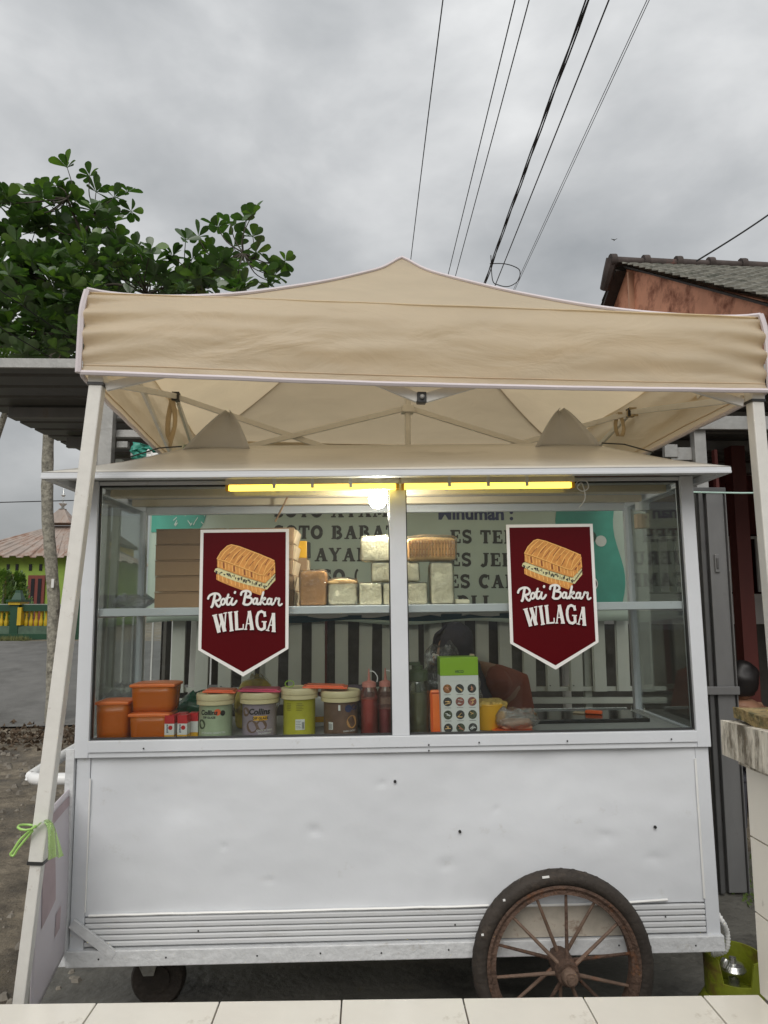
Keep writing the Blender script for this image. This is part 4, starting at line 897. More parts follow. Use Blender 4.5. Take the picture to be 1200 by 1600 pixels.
# squeeze bottles
def squeeze(px_, rad, y, m, label, lvl):
    x = cl(px_, 1110, y).x
    t = cart_thing('squeeze_bottle', label, 'bottle', (x, y+rad, ZC), 0, 'sauce squeeze bottles beside the centre post')
    g = G(); g.lathe([(0, .0005), (rad*.9, .001), (rad, .01), (rad, .155), (rad*.92, .168), (rad*.72, .178), (rad*.72, .182)], 28); g.build('bottle', bottle_film, t, smooth=True)
    g = G(); g.lathe([(0, .003), (rad*.88, .004), (rad*.94, .01), (rad*.94, lvl), (0, lvl)], 28); g.build('sauce', m, t, smooth=True)
    g = G(); g.lathe([(rad*.80, .178), (rad*.80, .194), (rad*.5, .199), (.006, .202), (.0022, .245), (0, .246)], 20); g.build('nozzle_cap', mat('cloudy_pink_cap', (.55, .22, .18), .4), t, smooth=True)
    g = G(); g.tube(curve_pts([(0, 0, .236), (.018, 0, .234), (.032, 0, .215), (.03, 0, .195)], 5), .002, 6); g.build('cap_strap', card_white, t, smooth=True)
squeeze(577, .0335, .06, sauce_red, 'squeeze bottle nearly full of bright red sauce', .135)
squeeze(603, .030, .075, sauce_pink, 'half empty squeeze bottle of purplish sauce touching the centre post', .095)
t = cart_thing('rag', 'dark purple rag bunched behind the brown-label bucket', 'cloth', (cl(548, 1085, .24).x, .27, ZC), 0)
lumpy_box(.13, .1, .155, .03, .03, 12, .01).build('cloth', mat('purple_grey_rag', (.09, .07, .09), .9, bump=.5, bscale=30), t, smooth=True, ang=None)
q = cl(398, 1080, .25); bag('plastic_bag', 'clear bag of yellow margarine behind the purple-label bucket', (q.x, .30, ZC), .17, .14, .215, 7.1, film)
t = cart_thing('margarine_lump', 'yellow margarine block inside the clear bag behind the buckets', 'food', (q.x-.01, .30, ZC)); lumpy_box(.14, .10, .18, .03, .02, 5, .01).build('block', mat('margarine', (.62, .48, .10), .5, var=.1), t, smooth=True, ang=None)
q = cl(305, 1100, .3); bag('plastic_bag', 'dark green plastic bag behind the red cartons', (q.x, .36, ZC), .22, .16, .14, 2.2, thin('green_plastic_bag', (.2, .6, .4), diff=(.02, .16, .09), dfac=.7, rough=.2, bump=1, bscale=12))
q = cl(190, 1090, .3); bag('plastic_bag', 'clear crinkled bag behind the orange containers', (q.x, .36, ZC), .20, .14, .18, 5.2, film)
q = cl(465, 1130, .3); t = cart_thing('packet', 'white and yellow packet behind the yellow-label bucket', 'packet', (cl(500, 1130, .3).x, .32, ZC), R(8)); 
g = G(); g.prism([(-.06, 0), (.06, 0), (.05, .10), (-.05, .13)], -.02, .02); g.build('packet', card_white, t, bev=.004); g = G(); g.prism([(-.058, .018), (.056, .018), (.054, .04), (-.056, .04)], -.0222, -.0205); g.build('yellow_stripe', yellow_p, t)
# right half
q = cl(655, 1140, .055); r0 = .043
t = cart_thing('glass_jar', 'tall glass jar of cloudy liquid with olive screw cap', 'jar', (q.x, .055+r0, ZC))
g = G(); g.lathe([(0, .0005), (r0*.95, .001), (r0, .008), (r0, .175), (r0*.88, .195), (r0*.84, .20)], 32); g.build('glass', jar_glass, t, smooth=True)
g = G(); g.lathe([(0, .004), (r0*.92, .005), (r0*.93, .155), (0, .155)], 28); g.build('liquid', oil_m, t, smooth=True)
g = G(); g.lathe([(r0*.92, .198), (r0*.95, .2), (r0*.95, .232), (r0*.8, .238), (r0*.5, .24), (r0*.5, .255), (0, .257)], 28); g.bb(-.035, .01, -.01, .01, .256, .268); g.build('screw_cap', olive_cap, t, smooth=True, ang=30)
g = G(); g.tube([(.0, 0, .19), (.002, 0, .135)], .012, 10); g.build('spout', olive_cap, t, smooth=True)
q = cl(682, 1110, .05)
t = cart_thing('orange_tray', 'orange tray standing on edge between jar and white box', 'tray', (q.x+.02, .075, ZC)); t.rotation_euler.x += R(-4)
g = lumpy_box(.085, .007, .165, .012, .0004, 3); g.build('panel', orange_o, t, smooth=True, ang=None)
g = G(); g.tube([(x, -.006, z) for x, z in ((-.036, .012), (.036, .012), (.036, .153), (-.036, .153))], .004, 6, closed=True); g.build('raised_rim', orange_lid, t, smooth=True)
# carton with round pictures
xa = cl(688, 1090, .035).x; xb = cl(748, 1090, .035).x; bw = xb-xa; bh = cl(716, 1027, .035).z-ZC
t = cart_thing('printed_box', 'white box with lime green top and twelve round food pictures', 'box', ((xa+xb)/2, .075, ZC), R(1.5))
g = G(); g.bb(-bw/2, bw/2, -.04, .04, .0, bh*.765); g.build('carton', card_white, t, bev=.001)
g = G(); g.bb(-bw/2, bw/2, -.04, .04, bh*.766, bh); g.build('green_top', lime_print, t, bev=.001)
g = G(); v, f = plain_text('VICO', .014, .0004, .1); g.add([(x, -.0406, bh*.80+z) for x, z in v], f); g.build('brand_wording', dk_green, t)
g = G(); v, f = plain_text('- - - - - - - - - - - - -', .009); g.add([(x, -.0406, bh*.69+z) for x, z in v], f)
pic_m = [mat('picture_'+s, c, .5, var=.8, scale=70) for s, c in (('dark', (.05, .05, .05)), ('olive', (.07, .08, .05)), ('orange', (.30, .12, .04)), ('red', (.28, .10, .08)))]
pick = [2, 0, 0, 0, 3, 3, 1, 0, 1, 0, 1, 0]
for r_ in range(4):
    for c_ in range(3):
        x = -.046+.046*c_; z = bh*.60-r_*.0475
        g2 = G(); g2.add([(x+.0165*math.cos(k*.314), -.0407, z+.0165*math.sin(k*.314)) for k in range(20)], [tuple(range(19, -1, -1))]); g2.build('round_picture', pic_m[pick[r_*3+c_]], t)
        rnd = random.Random(r_*3+c_); g3 = G()
        for kk in range(3):
            g3.stroke([(x+rnd.uniform(-.011, 0), z+rnd.uniform(-.009, .009)), (x+rnd.uniform(0, .011), z+rnd.uniform(-.009, .009))], rnd.uniform(.003, .006), -.0411-.0001*kk, True)
        g3.build('picture_detail', [card_white, crust_l, salmon, box_in][rnd.randrange(4)], t)
        g.bb(x-.012, x+.012, -.0408, -.0402, z-.0225, z-.0213)
g.build('small_print', pic_m[0], t)
q = cl(775, 1125, .10); r0 = .075
t = cart_thing('yellow_tub', 'yellow tub of grated filling beside the white box', 'tub', (q.x-.012, .12+r0, ZC))
g = G(); g.lathe([(0, .0005), (r0*.82, .001), (r0*.88, .008), (r0*.97, .085), (r0, .095), (r0*1.02, .096), (r0*.99, .10), (r0*.93, .098), (r0*.90, .09), (0, .088)], 36); g.build('tub', yellow_p, t, smooth=True)
g = lumpy_box(r0*1.7, r0*1.7, .018, .008, .012, 6, .008); g.v = [v+Vector((0, 0, .087)) for v in g.v]; g.build('grated_filling', mat('grated_yellow', (.68, .46, .13), .8, var=.3, scale=70, bump=1, bscale=80), t, smooth=True, ang=None)
q = cl(807, 1140, .05)
lid_(q.x-.002, .10, ZC, .155, .10, 'orange lid lying flat beneath the clear bag by the griddle', orange_lid)
t = bag('plastic_bag', 'clear bag of pinkish filling resting on an orange lid', (q.x+.012, .10, ZC+.0135), .165, .11, .075, 8.8, film_dense, pinch=1.3, amp=.022)
lumpy_box(.12, .075, .032, .012, .012, 3, .004).build('filling', mat('pink_filling', (.62, .38, .26), .6, var=.2, scale=40), t, smooth=True, ang=None)
q = cl(690, 1050, .2); bag('plastic_bag', 'loose clear plastic bag draped above the jar behind the box', (q.x+.01, .25, ZC), .17, .12, .32, 1.7, film, pinch=1.1, amp=.04)
q = cl(741, 1050, .2); bag('plastic_bag', 'small twisted clear bag tucked behind the printed box', (q.x, .27, ZC), .08, .08, .27, 4.4, film_dense, amp=.02)
t = cart_thing('spatula', 'pale wooden spatula handle sticking up behind the printed box', 'spatula', (cl(730, 1050, .19).x, .185, ZC)); t.rotation_euler.y += R(4)
g = lumpy_box(.022, .01, .29, .005, .0005, 2); g.build('handle', box_in, t, smooth=True, ang=None)
# griddle
qa = cl(838, 1120, .3); qb = cl(1000, 1120, .3)
t = cart_thing('griddle', 'black glass griddle set on the counter', 'griddle', ((qa.x+qb.x)/2, .42, ZC))
g = G(); hw = (qb.x-qa.x)/2+.03
g.add([(-hw, -.15, .016), (hw, -.15, .016), (hw, .12, .016), (-hw, .12, .016), (-hw, -.15, 0), (hw, -.15, 0), (hw, .12, 0), (-hw, .12, 0)], [(0,1,2,3), (7,6,5,4), (4,5,1,0), (5,6,2,1), (6,7,3,2), (7,4,0,3)]); g.build('plate', black_glass, t, bev=.003)
g = G(); g.bb(-hw-.004, hw+.004, .121, .128, .0, .022); g.bb(-hw-.006, -hw-.001, -.15, .12, 0, .02); g.build('edge_trim', chrome, t, bev=.001)
q = cl(932, 1105, .36); t = cart_thing('scraper', 'red handled scraper lying across the back of the griddle', 'tool', (q.x, .40, ZC+.0165), R(-30))
g = lumpy_box(.07, .022, .016, .005, .0005, 3); g.build('handle', orange_lid, t, smooth=True, ang=None); g = G(); g.bb(-.085, -.036, -.018, .018, .0, .006); g.build('blade', box_in, t, bev=.002)
g = G(); q1 = cl(985, 1108, .5); t = cart_thing('wire_clips', 'two thin wire clips lying at the back corner of the counter', 'clips', (q1.x, .5, ZC)); g.tube([(0, 0, .002), (.012, .02, .02), (.02, .04, .03)], .0016, 5); g.tube([(.05, -.02, .002), (.062, .0, .02), (.07, .02, .028)], .0016, 5); g.build('wire', chrome, t)

# ------------------------------------------------------------------ banner behind the cart
def EL(cx, cy, rx_, ry_, a0=0, a1=360, n=20): return [(cx+rx_*math.cos(R(a0+(a1-a0)*i/n)), cy+ry_*math.sin(R(a0+(a1-a0)*i/n))) for i in range(n+1)]
SL = {  # slab letters: advance, strokes (points, width) on a cap height of 1
 'S': (.78, [(EL(.38, .72, .24, .20, 20, 240)+EL(.38, .28, .24, .20, 60, -160), .22), ([(.64, .66), (.64, .98)], .08), ([(.11, .02), (.11, .34)], .08)]),
 'O': (.92, [(EL(.45, .5, .32, .40), .26)]), 'T': (.84, [([(.42, .02), (.42, .95)], .26), ([(.05, .91), (.79, .91)], .17), ([(.08, .66), (.08, .98)], .11), ([(.76, .66), (.76, .98)], .11), ([(.24, .05), (.60, .05)], .10)]),
 'A': (.98, [([(.50, .96), (.20, .06)], .15), ([(.48, .96), (.76, .06)], .28), ([(.28, .34), (.66, .34)], .12), ([(.02, .05), (.38, .05)], .10), ([(.56, .05), (.97, .05)], .10)]),
 'Y': (.92, [([(.46, .45), (.46, .04)], .26), ([(.46, .45), (.18, .95)], .25), ([(.46, .45), (.74, .95)], .14), ([(.0, .95), (.36, .95)], .10), ([(.58, .95), (.92, .95)], .10), ([(.28, .05), (.64, .05)], .10)]),
 'M': (1.16, [([(.20, .04), (.20, .96)], .14), ([(.24, .96), (.56, .18)], .26), ([(.56, .18), (.88, .96)], .12), ([(.94, .04), (.94, .96)], .27), ([(.04, .05), (.36, .05)], .10), ([(.74, .05), (1.14, .05)], .10), ([(.04, .95), (.3, .95)], .10), ([(.84, .95), (1.14, .95)], .10)]),
 'B': (.90, [([(.24, .03), (.24, .97)], .26), (EL(.42, .72, .24, .19, 95, -95), .2), (EL(.44, .27, .28, .20, 95, -95), .22), ([(.04, .95), (.45, .95)], .10), ([(.04, .05), (.45, .05)], .10)]),
 'E': (.82, [([(.24, .03), (.24, .97)], .26), ([(.04, .93), (.70, .93)], .13), ([(.04, .07), (.74, .07)], .13), ([(.24, .5), (.56, .5)], .12), ([(.70, .70), (.70, .98)], .10), ([(.74, .02), (.74, .32)], .10), ([(.56, .36), (.56, .64)], .09)]),
 'K': (.95, [([(.24, .03), (.24, .97)], .26), ([(.36, .45), (.72, .93)], .13), ([(.40, .55), (.76, .06)], .26), ([(.04, .95), (.42, .95)], .10), ([(.04, .05), (.42, .05)], .10), ([(.56, .95), (.90, .95)], .10), ([(.58, .05), (.96, .05)], .10)]),
 'I': (.50, [([(.25, .03), (.25, .97)], .27), ([(.04, .95), (.46, .95)], .10), ([(.04, .05), (.46, .05)], .10)]),
 'J': (.72, [([(.48, .97), (.48, .35), (.42, .12), (.26, .04), (.12, .14)], .25), ([(.28, .95), (.70, .95)], .10)]),
 'R': (.96, [([(.24, .03), (.24, .97)], .26), (EL(.42, .71, .26, .20, 95, -95), .21), ([(.46, .5), (.78, .06)], .25), ([(.04, .95), (.45, .95)], .10), ([(.04, .05), (.42, .05)], .10), ([(.62, .05), (.96, .05)], .10)]),
 'U': (.92, [([(.22, .97), (.22, .35), (.30, .13), (.46, .06), (.64, .13), (.72, .35), (.72, .97)], .2), ([(.02, .95), (.44, .95)], .10), ([(.54, .95), (.90, .95)], .10)]),
 'C': (.86, [(EL(.46, .5, .31, .40, 50, 310), .26), ([(.76, .62), (.76, .97)], .09)]),
 'P': (.86, [([(.24, .03), (.24, .97)], .26), (EL(.42, .70, .28, .22, 95, -95), .21), ([(.04, .95), (.45, .95)], .10), ([(.04, .05), (.46, .05)], .10)]),
 'D': (.94, [([(.24, .03), (.24, .97)], .26), (EL(.40, .5, .38, .41, 95, -95), .24), ([(.04, .95), (.45, .95)], .10), ([(.04, .05), (.45, .05)], .10)]),
 'L': (.80, [([(.24, .03), (.24, .97)], .26), ([(.04, .07), (.70, .07)], .13), ([(.70, .02), (.70, .36)], .11), ([(.04, .95), (.46, .95)], .10)]),
 'H': (1.0, [([(.24, .03), (.24, .97)], .24), ([(.76, .03), (.76, .97)], .24), ([(.24, .5), (.76, .5)], .13), ([(.04, .95), (.44, .95)], .10), ([(.04, .05), (.44, .05)], .10), ([(.56, .95), (.96, .95)], .10), ([(.56, .05), (.96, .05)], .10)]),
 'G': (.94, [(EL(.46, .5, .31, .40, 50, 330), .26), ([(.74, .06), (.74, .44)], .22), ([(.52, .46), (.92, .46)], .10)]),
 '(': (.4, [(EL(.42, .5, .26, .52, 110, 250), .16)]), ' ': (.45, []), ':': (.4, [([(.2, .12), (.2, .3)], .2), ([(.2, .5), (.2, .68)], .2)]),
}
yl_ = [0]
def slab(g, s, x, z, h_, y, track=.06):
    for ch in s:
        adv, st_ = SL[ch]
        for pts, wd in st_:
            yl_[0] = (yl_[0]+1) % 12; g.stroke([(x+p[0]*h_, z+p[1]*h_) for p in pts], wd*h_, y-.0001*yl_[0])
        x += (adv+track)*h_
    return x
BY = 4.09
bn = thing('menu_banner', 'grey green banner of food and drink names hung on the slatted fence', 'banner', (0, BY, 0))
bx0 = at(240, 830, BY).x-.02; bx1_ = at(978, 830, BY).x; bzb = at(900, 973, BY).z; bzt = 2.46
def bw_(x, z): return .012*math.sin(x*5.1+z*2)+.006*math.sin(x*13+z*5)
g = G(); g.grid(lambda u, v: (bx0+(bx1_-bx0)*u, bw_(bx0+(bx1_-bx0)*u, bzb+(bzt-bzb)*v), bzb+(bzt-bzb)*v+.012*math.sin(u*21)*(1-v)), 120, 24); g.build('sheet', banner_m, bn, smooth=True, solid=.001)
def follow(g): g.v = [Vector((v.x, v.y+bw_(v.x, v.z), v.z)) for v in g.v]; return g
def zpx(px, py): q = at(px, py, BY); return q.x, q.z
dkl = G()
h1 = .078
for px_, py_, s in ((427, 808, 'SOTO AYAM'), (427, 842, 'SOTO BABAT'), (412, 877, ' MIE AYAM'), (426, 911, ' BAKSO (GM')):
    x, z = zpx(px_, py_); s = s.replace('(GM', '('); slab(dkl, s, x, z, h1, -.0025)
for px_, py_, s in ((703, 849, 'ES TEH'), (702, 885, 'ES JERUK'), (700, 919, 'ES CAMPUR'), (703, 952, ' DLL')):
    x, z = zpx(px_, py_); slab(dkl, s, x, z, h1, -.0025)
follow(dkl).build('dish_names', dark_text, bn)
g = G(); v, f = plain_text('Minuman :', .105, .004, 0, 'LEFT'); x, z = zpx(684, 811); g.add([(x+a_, -.0025, z+b_) for a_, b_ in v], f)
for a_, b_ in ((.01, .001), (.036, .0)): pass
follow(g).build('heading', navy_text, bn)
tx = at(876, 850, BY).x
g = G(); g.grid(lambda u, v: (tx+.03*math.sin(v*9)+(bx1_-tx-.05)*u, -.004, 1.52+(bzt-1.54)*v), 16, 20); follow(g).build('teal_area', teal, bn, smooth=True)
g = G(); g.grid(lambda u, v: (bx0+.01+(.26+.05*math.sin(v*8))*u, -.004, 1.95+(bzt-1.97)*v), 10, 10); follow(g).build('teal_area', teal, bn, smooth=True)
g = G(); g.add([(tx+.16+.035*math.cos(k*.314)*a_, -.007-o_, zpx(940, 912)[1]+.035*a_*math.sin(k*.314)) for a_, o_ in ((1.25, 0),) for k in range(20)], [tuple(range(19, -1, -1))]); follow(g).build('circle_border', card_white, bn)
g = G(); g.add([(tx+.16+.037*math.cos(k*.314), -.0078, zpx(940, 912)[1]+.037*math.sin(k*.314)) for k in range(20)], [tuple(range(19, -1, -1))]); follow(g).build('circle', ink, bn)
g = G(); g.stroke([(tx+.155, zpx(940, 918)[1]), (tx+.16, zpx(940, 912)[1]), (tx+.167, zpx(940, 906)[1])], .014, -.0085, True); follow(g).build('bean_picture', card_white, bn)
for dx, dz, r_, m_2 in ((.17, 1.93, .035, dk_green), (.23, 1.905, .032, banner_w), (.19, 2.2, .05, banner_w)):
    g = G(); g.add([(tx+dx+r_*math.cos(k*.314), -.0076-r_*.01, dz+r_*math.sin(k*.314)) for k in range(20)], [tuple(range(19, -1, -1))]); follow(g).build('ball_picture', m_2, bn)
rnd = random.Random(3)
g = G()
for i in range(26):
    x = bx0+.06+rnd.random()*.28; z = 1.98+rnd.random()*.16; g.stroke([(x, z), (x+rnd.uniform(-.02, .02), z+rnd.uniform(.01, .03))], .004, -.0075-.0001*i)
o = follow(g).build('plant_drawing', banner_w, bn); o['kind'] = 'stuff'

# ------------------------------------------------------------------ slatted fence
FY = 4.17
fx0, fx1 = at(244, 1050, FY).x, at(1010, 1050, FY).x
fb = at(600, 1080, FY).z
fn_ = thing('slatted_fence', 'off-white fence of upright slats behind the food cart', 'fence', (0, FY, 0))
ns = 21; sm = None
for i in range(ns):
    x = at(447.5-36.6*5+36.6*i+14, 1060, FY).x
    if x > fx1+.1: break
    if sm is None:
        g = G(); g.bb(-.034, .034, -.012, .012, 0, 1.28); g.bb(-.040, -.0345, -.004, .008, 0, 1.28); o = g.build('slat', slat_m, fn_); sm = o.data
    else:
        o = bpy.data.objects.new('slat', sm); COL.objects.link(o); o.parent = fn_
    o.location = (x, random.uniform(-.003, .003), fb+random.uniform(-.008, .004)); o.rotation_euler = (0, R(random.uniform(-.5, .5)), 0)
g = G(); g.bb(-1.5, 1.72, .014, .045, fb-.075, fb-.04); g.build('rail', slat_m, fn_, bev=.003)
g = G(); g.bb(-1.5, 1.72, .014, .045, fb+1.15, fb+1.19); g.build('rail', slat_m, fn_, bev=.003)
g = G(); g.bb(-1.5, 1.72, .014, .045, fb-.005, fb+.02); g.build('rail', slat_m, fn_, bev=.003)
for x in (-1.48, -.6, .35, 1.28):
    g = G(); g.bb(x-.02, x+.02, .0455, .085, 0, 2.4); g.build('fence_post', slat_m, fn_, bev=.003)
g = G()
for i in range(16): 
    x = at(456+36.6*(i-3), 1068, FY).x; g.lathe([(.004, 0), (.003, .003)], 6, Matrix.Translation((x, -.0155, fb+.03)) @ Matrix.Rotation(R(90), 4, 'X'))
o = g.build('screws', ink, fn_); o['kind'] = 'stuff'

# ------------------------------------------------------------------ the food stall behind
SX0, SX1 = -1.56, 4.4
stl = thing('food_stall', 'open roadside food stall of galvanised posts under dark corrugated roofing', 'building', (0, 4.0, 0))
def sbox(name, m, x0, x1, y0, y1, z0, z1, bev=.003): g = G(); g.bb(x0, x1, y0-4.0, y1-4.0, z0, z1); return g.build(name, m, stl, bev=bev)
# roof sheets: ribs run along x
ztop = at(60, 571, 3.95).z
rx0 = -2.62
def rib_profile():
    pts = []; y = 3.95
    while y < 8.6:
        pts += [(y, 0), (y+.15, 0), (y+.165, .028), (y+.20, .028), (y+.215, 0)]; y += .24
    return pts
rp = rib_profile()
k = 0; per = 25
for (xl_, xr_, ymin) in ((rx0, -1.3, 0), (-1.3, 1.62, 4.78), (1.62, SX1+.4, 0)):
    k = 0; rq = [p for p in rp if p[0] >= ymin]
    while k < len(rq)-1:
        seg = rq[k:k+per+1]; g = G(); vs = []
        x_l = xl_ + (random.uniform(-.02, .02) if xl_ == rx0 else 0)
        for (y, z) in seg: vs += [(x_l, y-4.0, ztop+z+(y-3.95)*.02), (xr_-.002, y-4.0, ztop+z+(y-3.95)*.02)]
        g.add(vs, [(2*i, 2*i+1, 2*i+3, 2*i+2) for i in range(len(seg)-1)]); g.build('roof_sheet', galv_dark, stl, solid=.002); k += per
sbox('eave_flashing', steel, rx0, -1.3, 3.93, 3.948, ztop-.02, ztop+.035); sbox('eave_flashing', steel, 1.62, SX1+.4, 3.93, 3.948, ztop-.02, ztop+.035)
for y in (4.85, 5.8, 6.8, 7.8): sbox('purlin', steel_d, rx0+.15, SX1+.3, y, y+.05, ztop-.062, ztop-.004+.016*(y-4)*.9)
# front posts
sbox('post', steel, at(158, 680, 4.1).x, at(179, 680, 4.1).x, 4.06, 4.12, 0, ztop-.065)
sbox('post', steel, at(1081, 700, 4.1).x, at(1099, 700, 4.1).x, 4.06, 4.12, 0, ztop-.065)
sbox('post', steel_d, at(146, 680, 4.3).x, at(155, 680, 4.3).x, 4.3, 4.35, 0, 2.55)
hb_ = at(1140, 665, 4.1).z
sbox('head_beam', steel, 1.78, SX1, 4.03, 4.055, hb_-.04, hb_+.04)
for (xa_, xb_, ya, yb) in ((180, 200, 640, 655), (181, 238, 672, 684), (183, 200, 690, 700), (215, 240, 650, 668), (143, 157, 628, 644), (143, 157, 648, 664), (205, 245, 700, 716)):
    a = at(xa_, ya, 4.14); b = at(xb_, yb, 4.14); sbox('frame_member', steel, a.x, b.x, 4.13, 4.17, b.z, a.z)
sbox('frame_member', steel, at(1045, 690, 4.12).x, at(1078, 690, 4.12).x, 4.1, 4.14, at(1060, 720, 4.12).z, at(1060, 700, 4.12).z)
sbox('frame_member', steel, at(1035, 690, 4.12).x, at(1055, 690, 4.12).x, 4.09, 4.13, at(1060, 716, 4.12).z, at(1060, 696, 4.12).z)
# folded metal door leaf standing right of the cart
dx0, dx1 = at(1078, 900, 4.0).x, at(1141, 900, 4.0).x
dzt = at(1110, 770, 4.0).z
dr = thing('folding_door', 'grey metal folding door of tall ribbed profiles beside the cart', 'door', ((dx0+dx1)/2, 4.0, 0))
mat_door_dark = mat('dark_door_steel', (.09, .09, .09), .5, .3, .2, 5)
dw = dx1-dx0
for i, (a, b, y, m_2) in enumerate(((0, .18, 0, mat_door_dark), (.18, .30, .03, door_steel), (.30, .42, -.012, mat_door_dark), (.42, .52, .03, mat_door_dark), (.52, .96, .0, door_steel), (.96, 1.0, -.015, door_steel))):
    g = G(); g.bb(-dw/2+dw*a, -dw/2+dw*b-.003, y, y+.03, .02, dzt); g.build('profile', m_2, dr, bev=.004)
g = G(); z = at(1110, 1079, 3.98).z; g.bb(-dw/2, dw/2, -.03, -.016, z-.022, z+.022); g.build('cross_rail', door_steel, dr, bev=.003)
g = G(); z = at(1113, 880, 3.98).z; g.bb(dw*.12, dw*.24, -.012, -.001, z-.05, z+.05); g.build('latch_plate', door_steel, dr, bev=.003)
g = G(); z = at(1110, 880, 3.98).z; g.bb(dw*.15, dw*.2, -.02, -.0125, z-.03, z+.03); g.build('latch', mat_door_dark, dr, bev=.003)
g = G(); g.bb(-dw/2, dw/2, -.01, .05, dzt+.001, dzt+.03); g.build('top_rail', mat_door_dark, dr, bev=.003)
# interior
sbox('side_wall', grim, SX0-.02, SX0+.02, 5.6, 8.3, 0, 2.3)
sbox('side_wall', dark_wall, SX1, SX1+.05, 4.0, 8.4, 0, ztop-.07)
sbox('back_wall', grim, SX0, SX1, 8.35, 8.4, 0, 2.9)
sbox('partition', dark_wall, 1.4, SX1-.005, 7.4, 7.45, at(1160, 835, 7.4).z, 2.9)
sbox('partition_foot', grim, 1.4, SX1-.005, 7.4, 7.45, 0, at(1160, 960, 7.4).z)
zz0, zz1 = at(1160, 925, 7.4).z, at(1160, 838, 7.4).z
sbox('white_rail', card_white, 1.4, SX1-.005, 7.38, 7.399, zz1-.03, zz1)
sbox('white_panel', card_white, 1.4, SX1-.005, 7.36, 7.398, at(1160, 975, 7.4).z, zz0-.02)
x = 1.5
while x < SX1-.1:
    sbox('screen_slat', card_white, x, x+.085, 7.37, 7.398, zz0, zz1-.031); x += .17
sbox('wood_post', dark_red, at(1155, 900, 5.6).x, at(1177, 900, 5.6).x, 5.6, 5.72, 0, ztop-.065)
sbox('wood_post', dark_red, at(500, 900, 7).x, at(512, 900, 7).x, 7.0, 7.12, 0, 2.4)
sbox('door_jamb', dark_red, at(1128, 900, 4.32).x, at(1133, 900, 4.32).x, 4.32, 4.36, 0, 2.5)
cd_ = thing('hanging_cord', 'pale green cord stretched across the dark stall opening at roof height', 'cord', at(1080, 769, 3.9))
g = G(); g.tube([(0, 0, 0), (.28, 0, -.004), (.62, 0, 0)], .005, 6); g.build('cord', mat('pale_green_cord', (.45, .62, .55), .5), cd_)
ct = thing('food_table', 'dim table inside the stall seen through the fence slats', 'table', (.3, 6.0, 0))
g = G(); g.bb(-.9, .9, -.4, .4, .72, .75); g.build('tabletop', steel_d, ct, bev=.004)
for sx_ in (-1, 1):
    for sy_ in (-1, 1): g = G(); g.bb(sx_*.85-.025, sx_*.85+.025, sy_*.35-.025, sy_*.35+.025, 0, .719); g.build('leg', dark_red, ct)
rl = thing('inner_railing', 'thin white metal railing inside the stall seen past the boxes', 'railing', (at(262, 1010, 5.6).x, 5.6, 0))
rz0, rz1 = at(260, 1070, 5.6).z, at(260, 955, 5.6).z
for i in range(10): g = G(); g.bb(-.35+i*.075, -.35+i*.075+.012, 0, .012, rz0, rz1); g.build('baluster', card_white, rl)
g = G(); g.bb(-.4, .4, -.01, .02, rz0-.05, rz0-.001); g.bb(-.4, -.37, -.01, .02, 0, rz0-.05); g.bb(.37, .4, -.01, .02, 0, rz0-.05); g.build('rail', steel_d, rl)
# teal cloth bunch at the roofline, left
q = at(205, 712, 4.0); tcl = thing('teal_cloth', 'crumpled teal and white cloth tied at the stall frame above the cart roof', 'cloth', q)
def f_tc(u, v): return (u*.24+.01*math.sin(v*9), .03*noise.noise((u*6, v*6, 2)), .075*(1-u*.55)*(v*1.3-.25)+.02*noise.noise((u*5, v*3, 4)))
g = G(); g.grid(f_tc, 20, 10); g.build('cloth', teal, tcl, smooth=True, solid=.002)
g = G(); g.grid(lambda u, v: (.09+u*.14, -.015+.02*noise.noise((u*6, v*6, 8)), -.02+.045*v*(1-.5*u)+.015*noise.noise((u*5, v*3, 9))), 12, 6); g.build('white_fold', card_white, tcl, smooth=True, solid=.002)

# ------------------------------------------------------------------ people
def skinned(name, m, chains, parent=None, sub=2, roots=()):
    """one continuous surface grown along a jointed skeleton: chains of (point, radius), sharing points where they meet"""
    vs, rs, es, idx = [], [], [], {}
    for ch in chains:
        prev = None
        for p, r_ in ch:
            key = tuple(round(c, 4) for c in p)
            if key not in idx: idx[key] = len(vs); vs.append(p); rs.append(r_)
            i = idx[key]
            if prev is not None and prev != i: es.append((prev, i))
            prev = i
    me = bpy.data.meshes.new(name); me.from_pydata(vs, es, []); me.update(); o = bpy.data.objects.new(name, me); COL.objects.link(o)
    q = o.modifiers.new('skin', 'SKIN'); q.use_smooth_shade = True
    lay = me.skin_vertices[0].data
    for i, r_ in enumerate(rs):
        rr = r_ if isinstance(r_, tuple) else (r_, r_); lay[i].radius = rr; lay[i].use_root = (i == 0)
    q = o.modifiers.new('sub', 'SUBSURF'); q.levels = sub; q.render_levels = sub
    me.materials.append(m)
    dg = bpy.context.evaluated_depsgraph_get(); dg.update()
    me2 = bpy.data.meshes.new_from_object(o.evaluated_get(dg)); bpy.data.objects.remove(o)
    me2.name = name; o = bpy.data.objects.new(name, me2); COL.objects.link(o)
    if not me2.materials: me2.materials.append(m)
    me2.polygons.foreach_set('use_smooth', [True]*len(me2.polygons))
    if parent: o.parent = parent
    return o
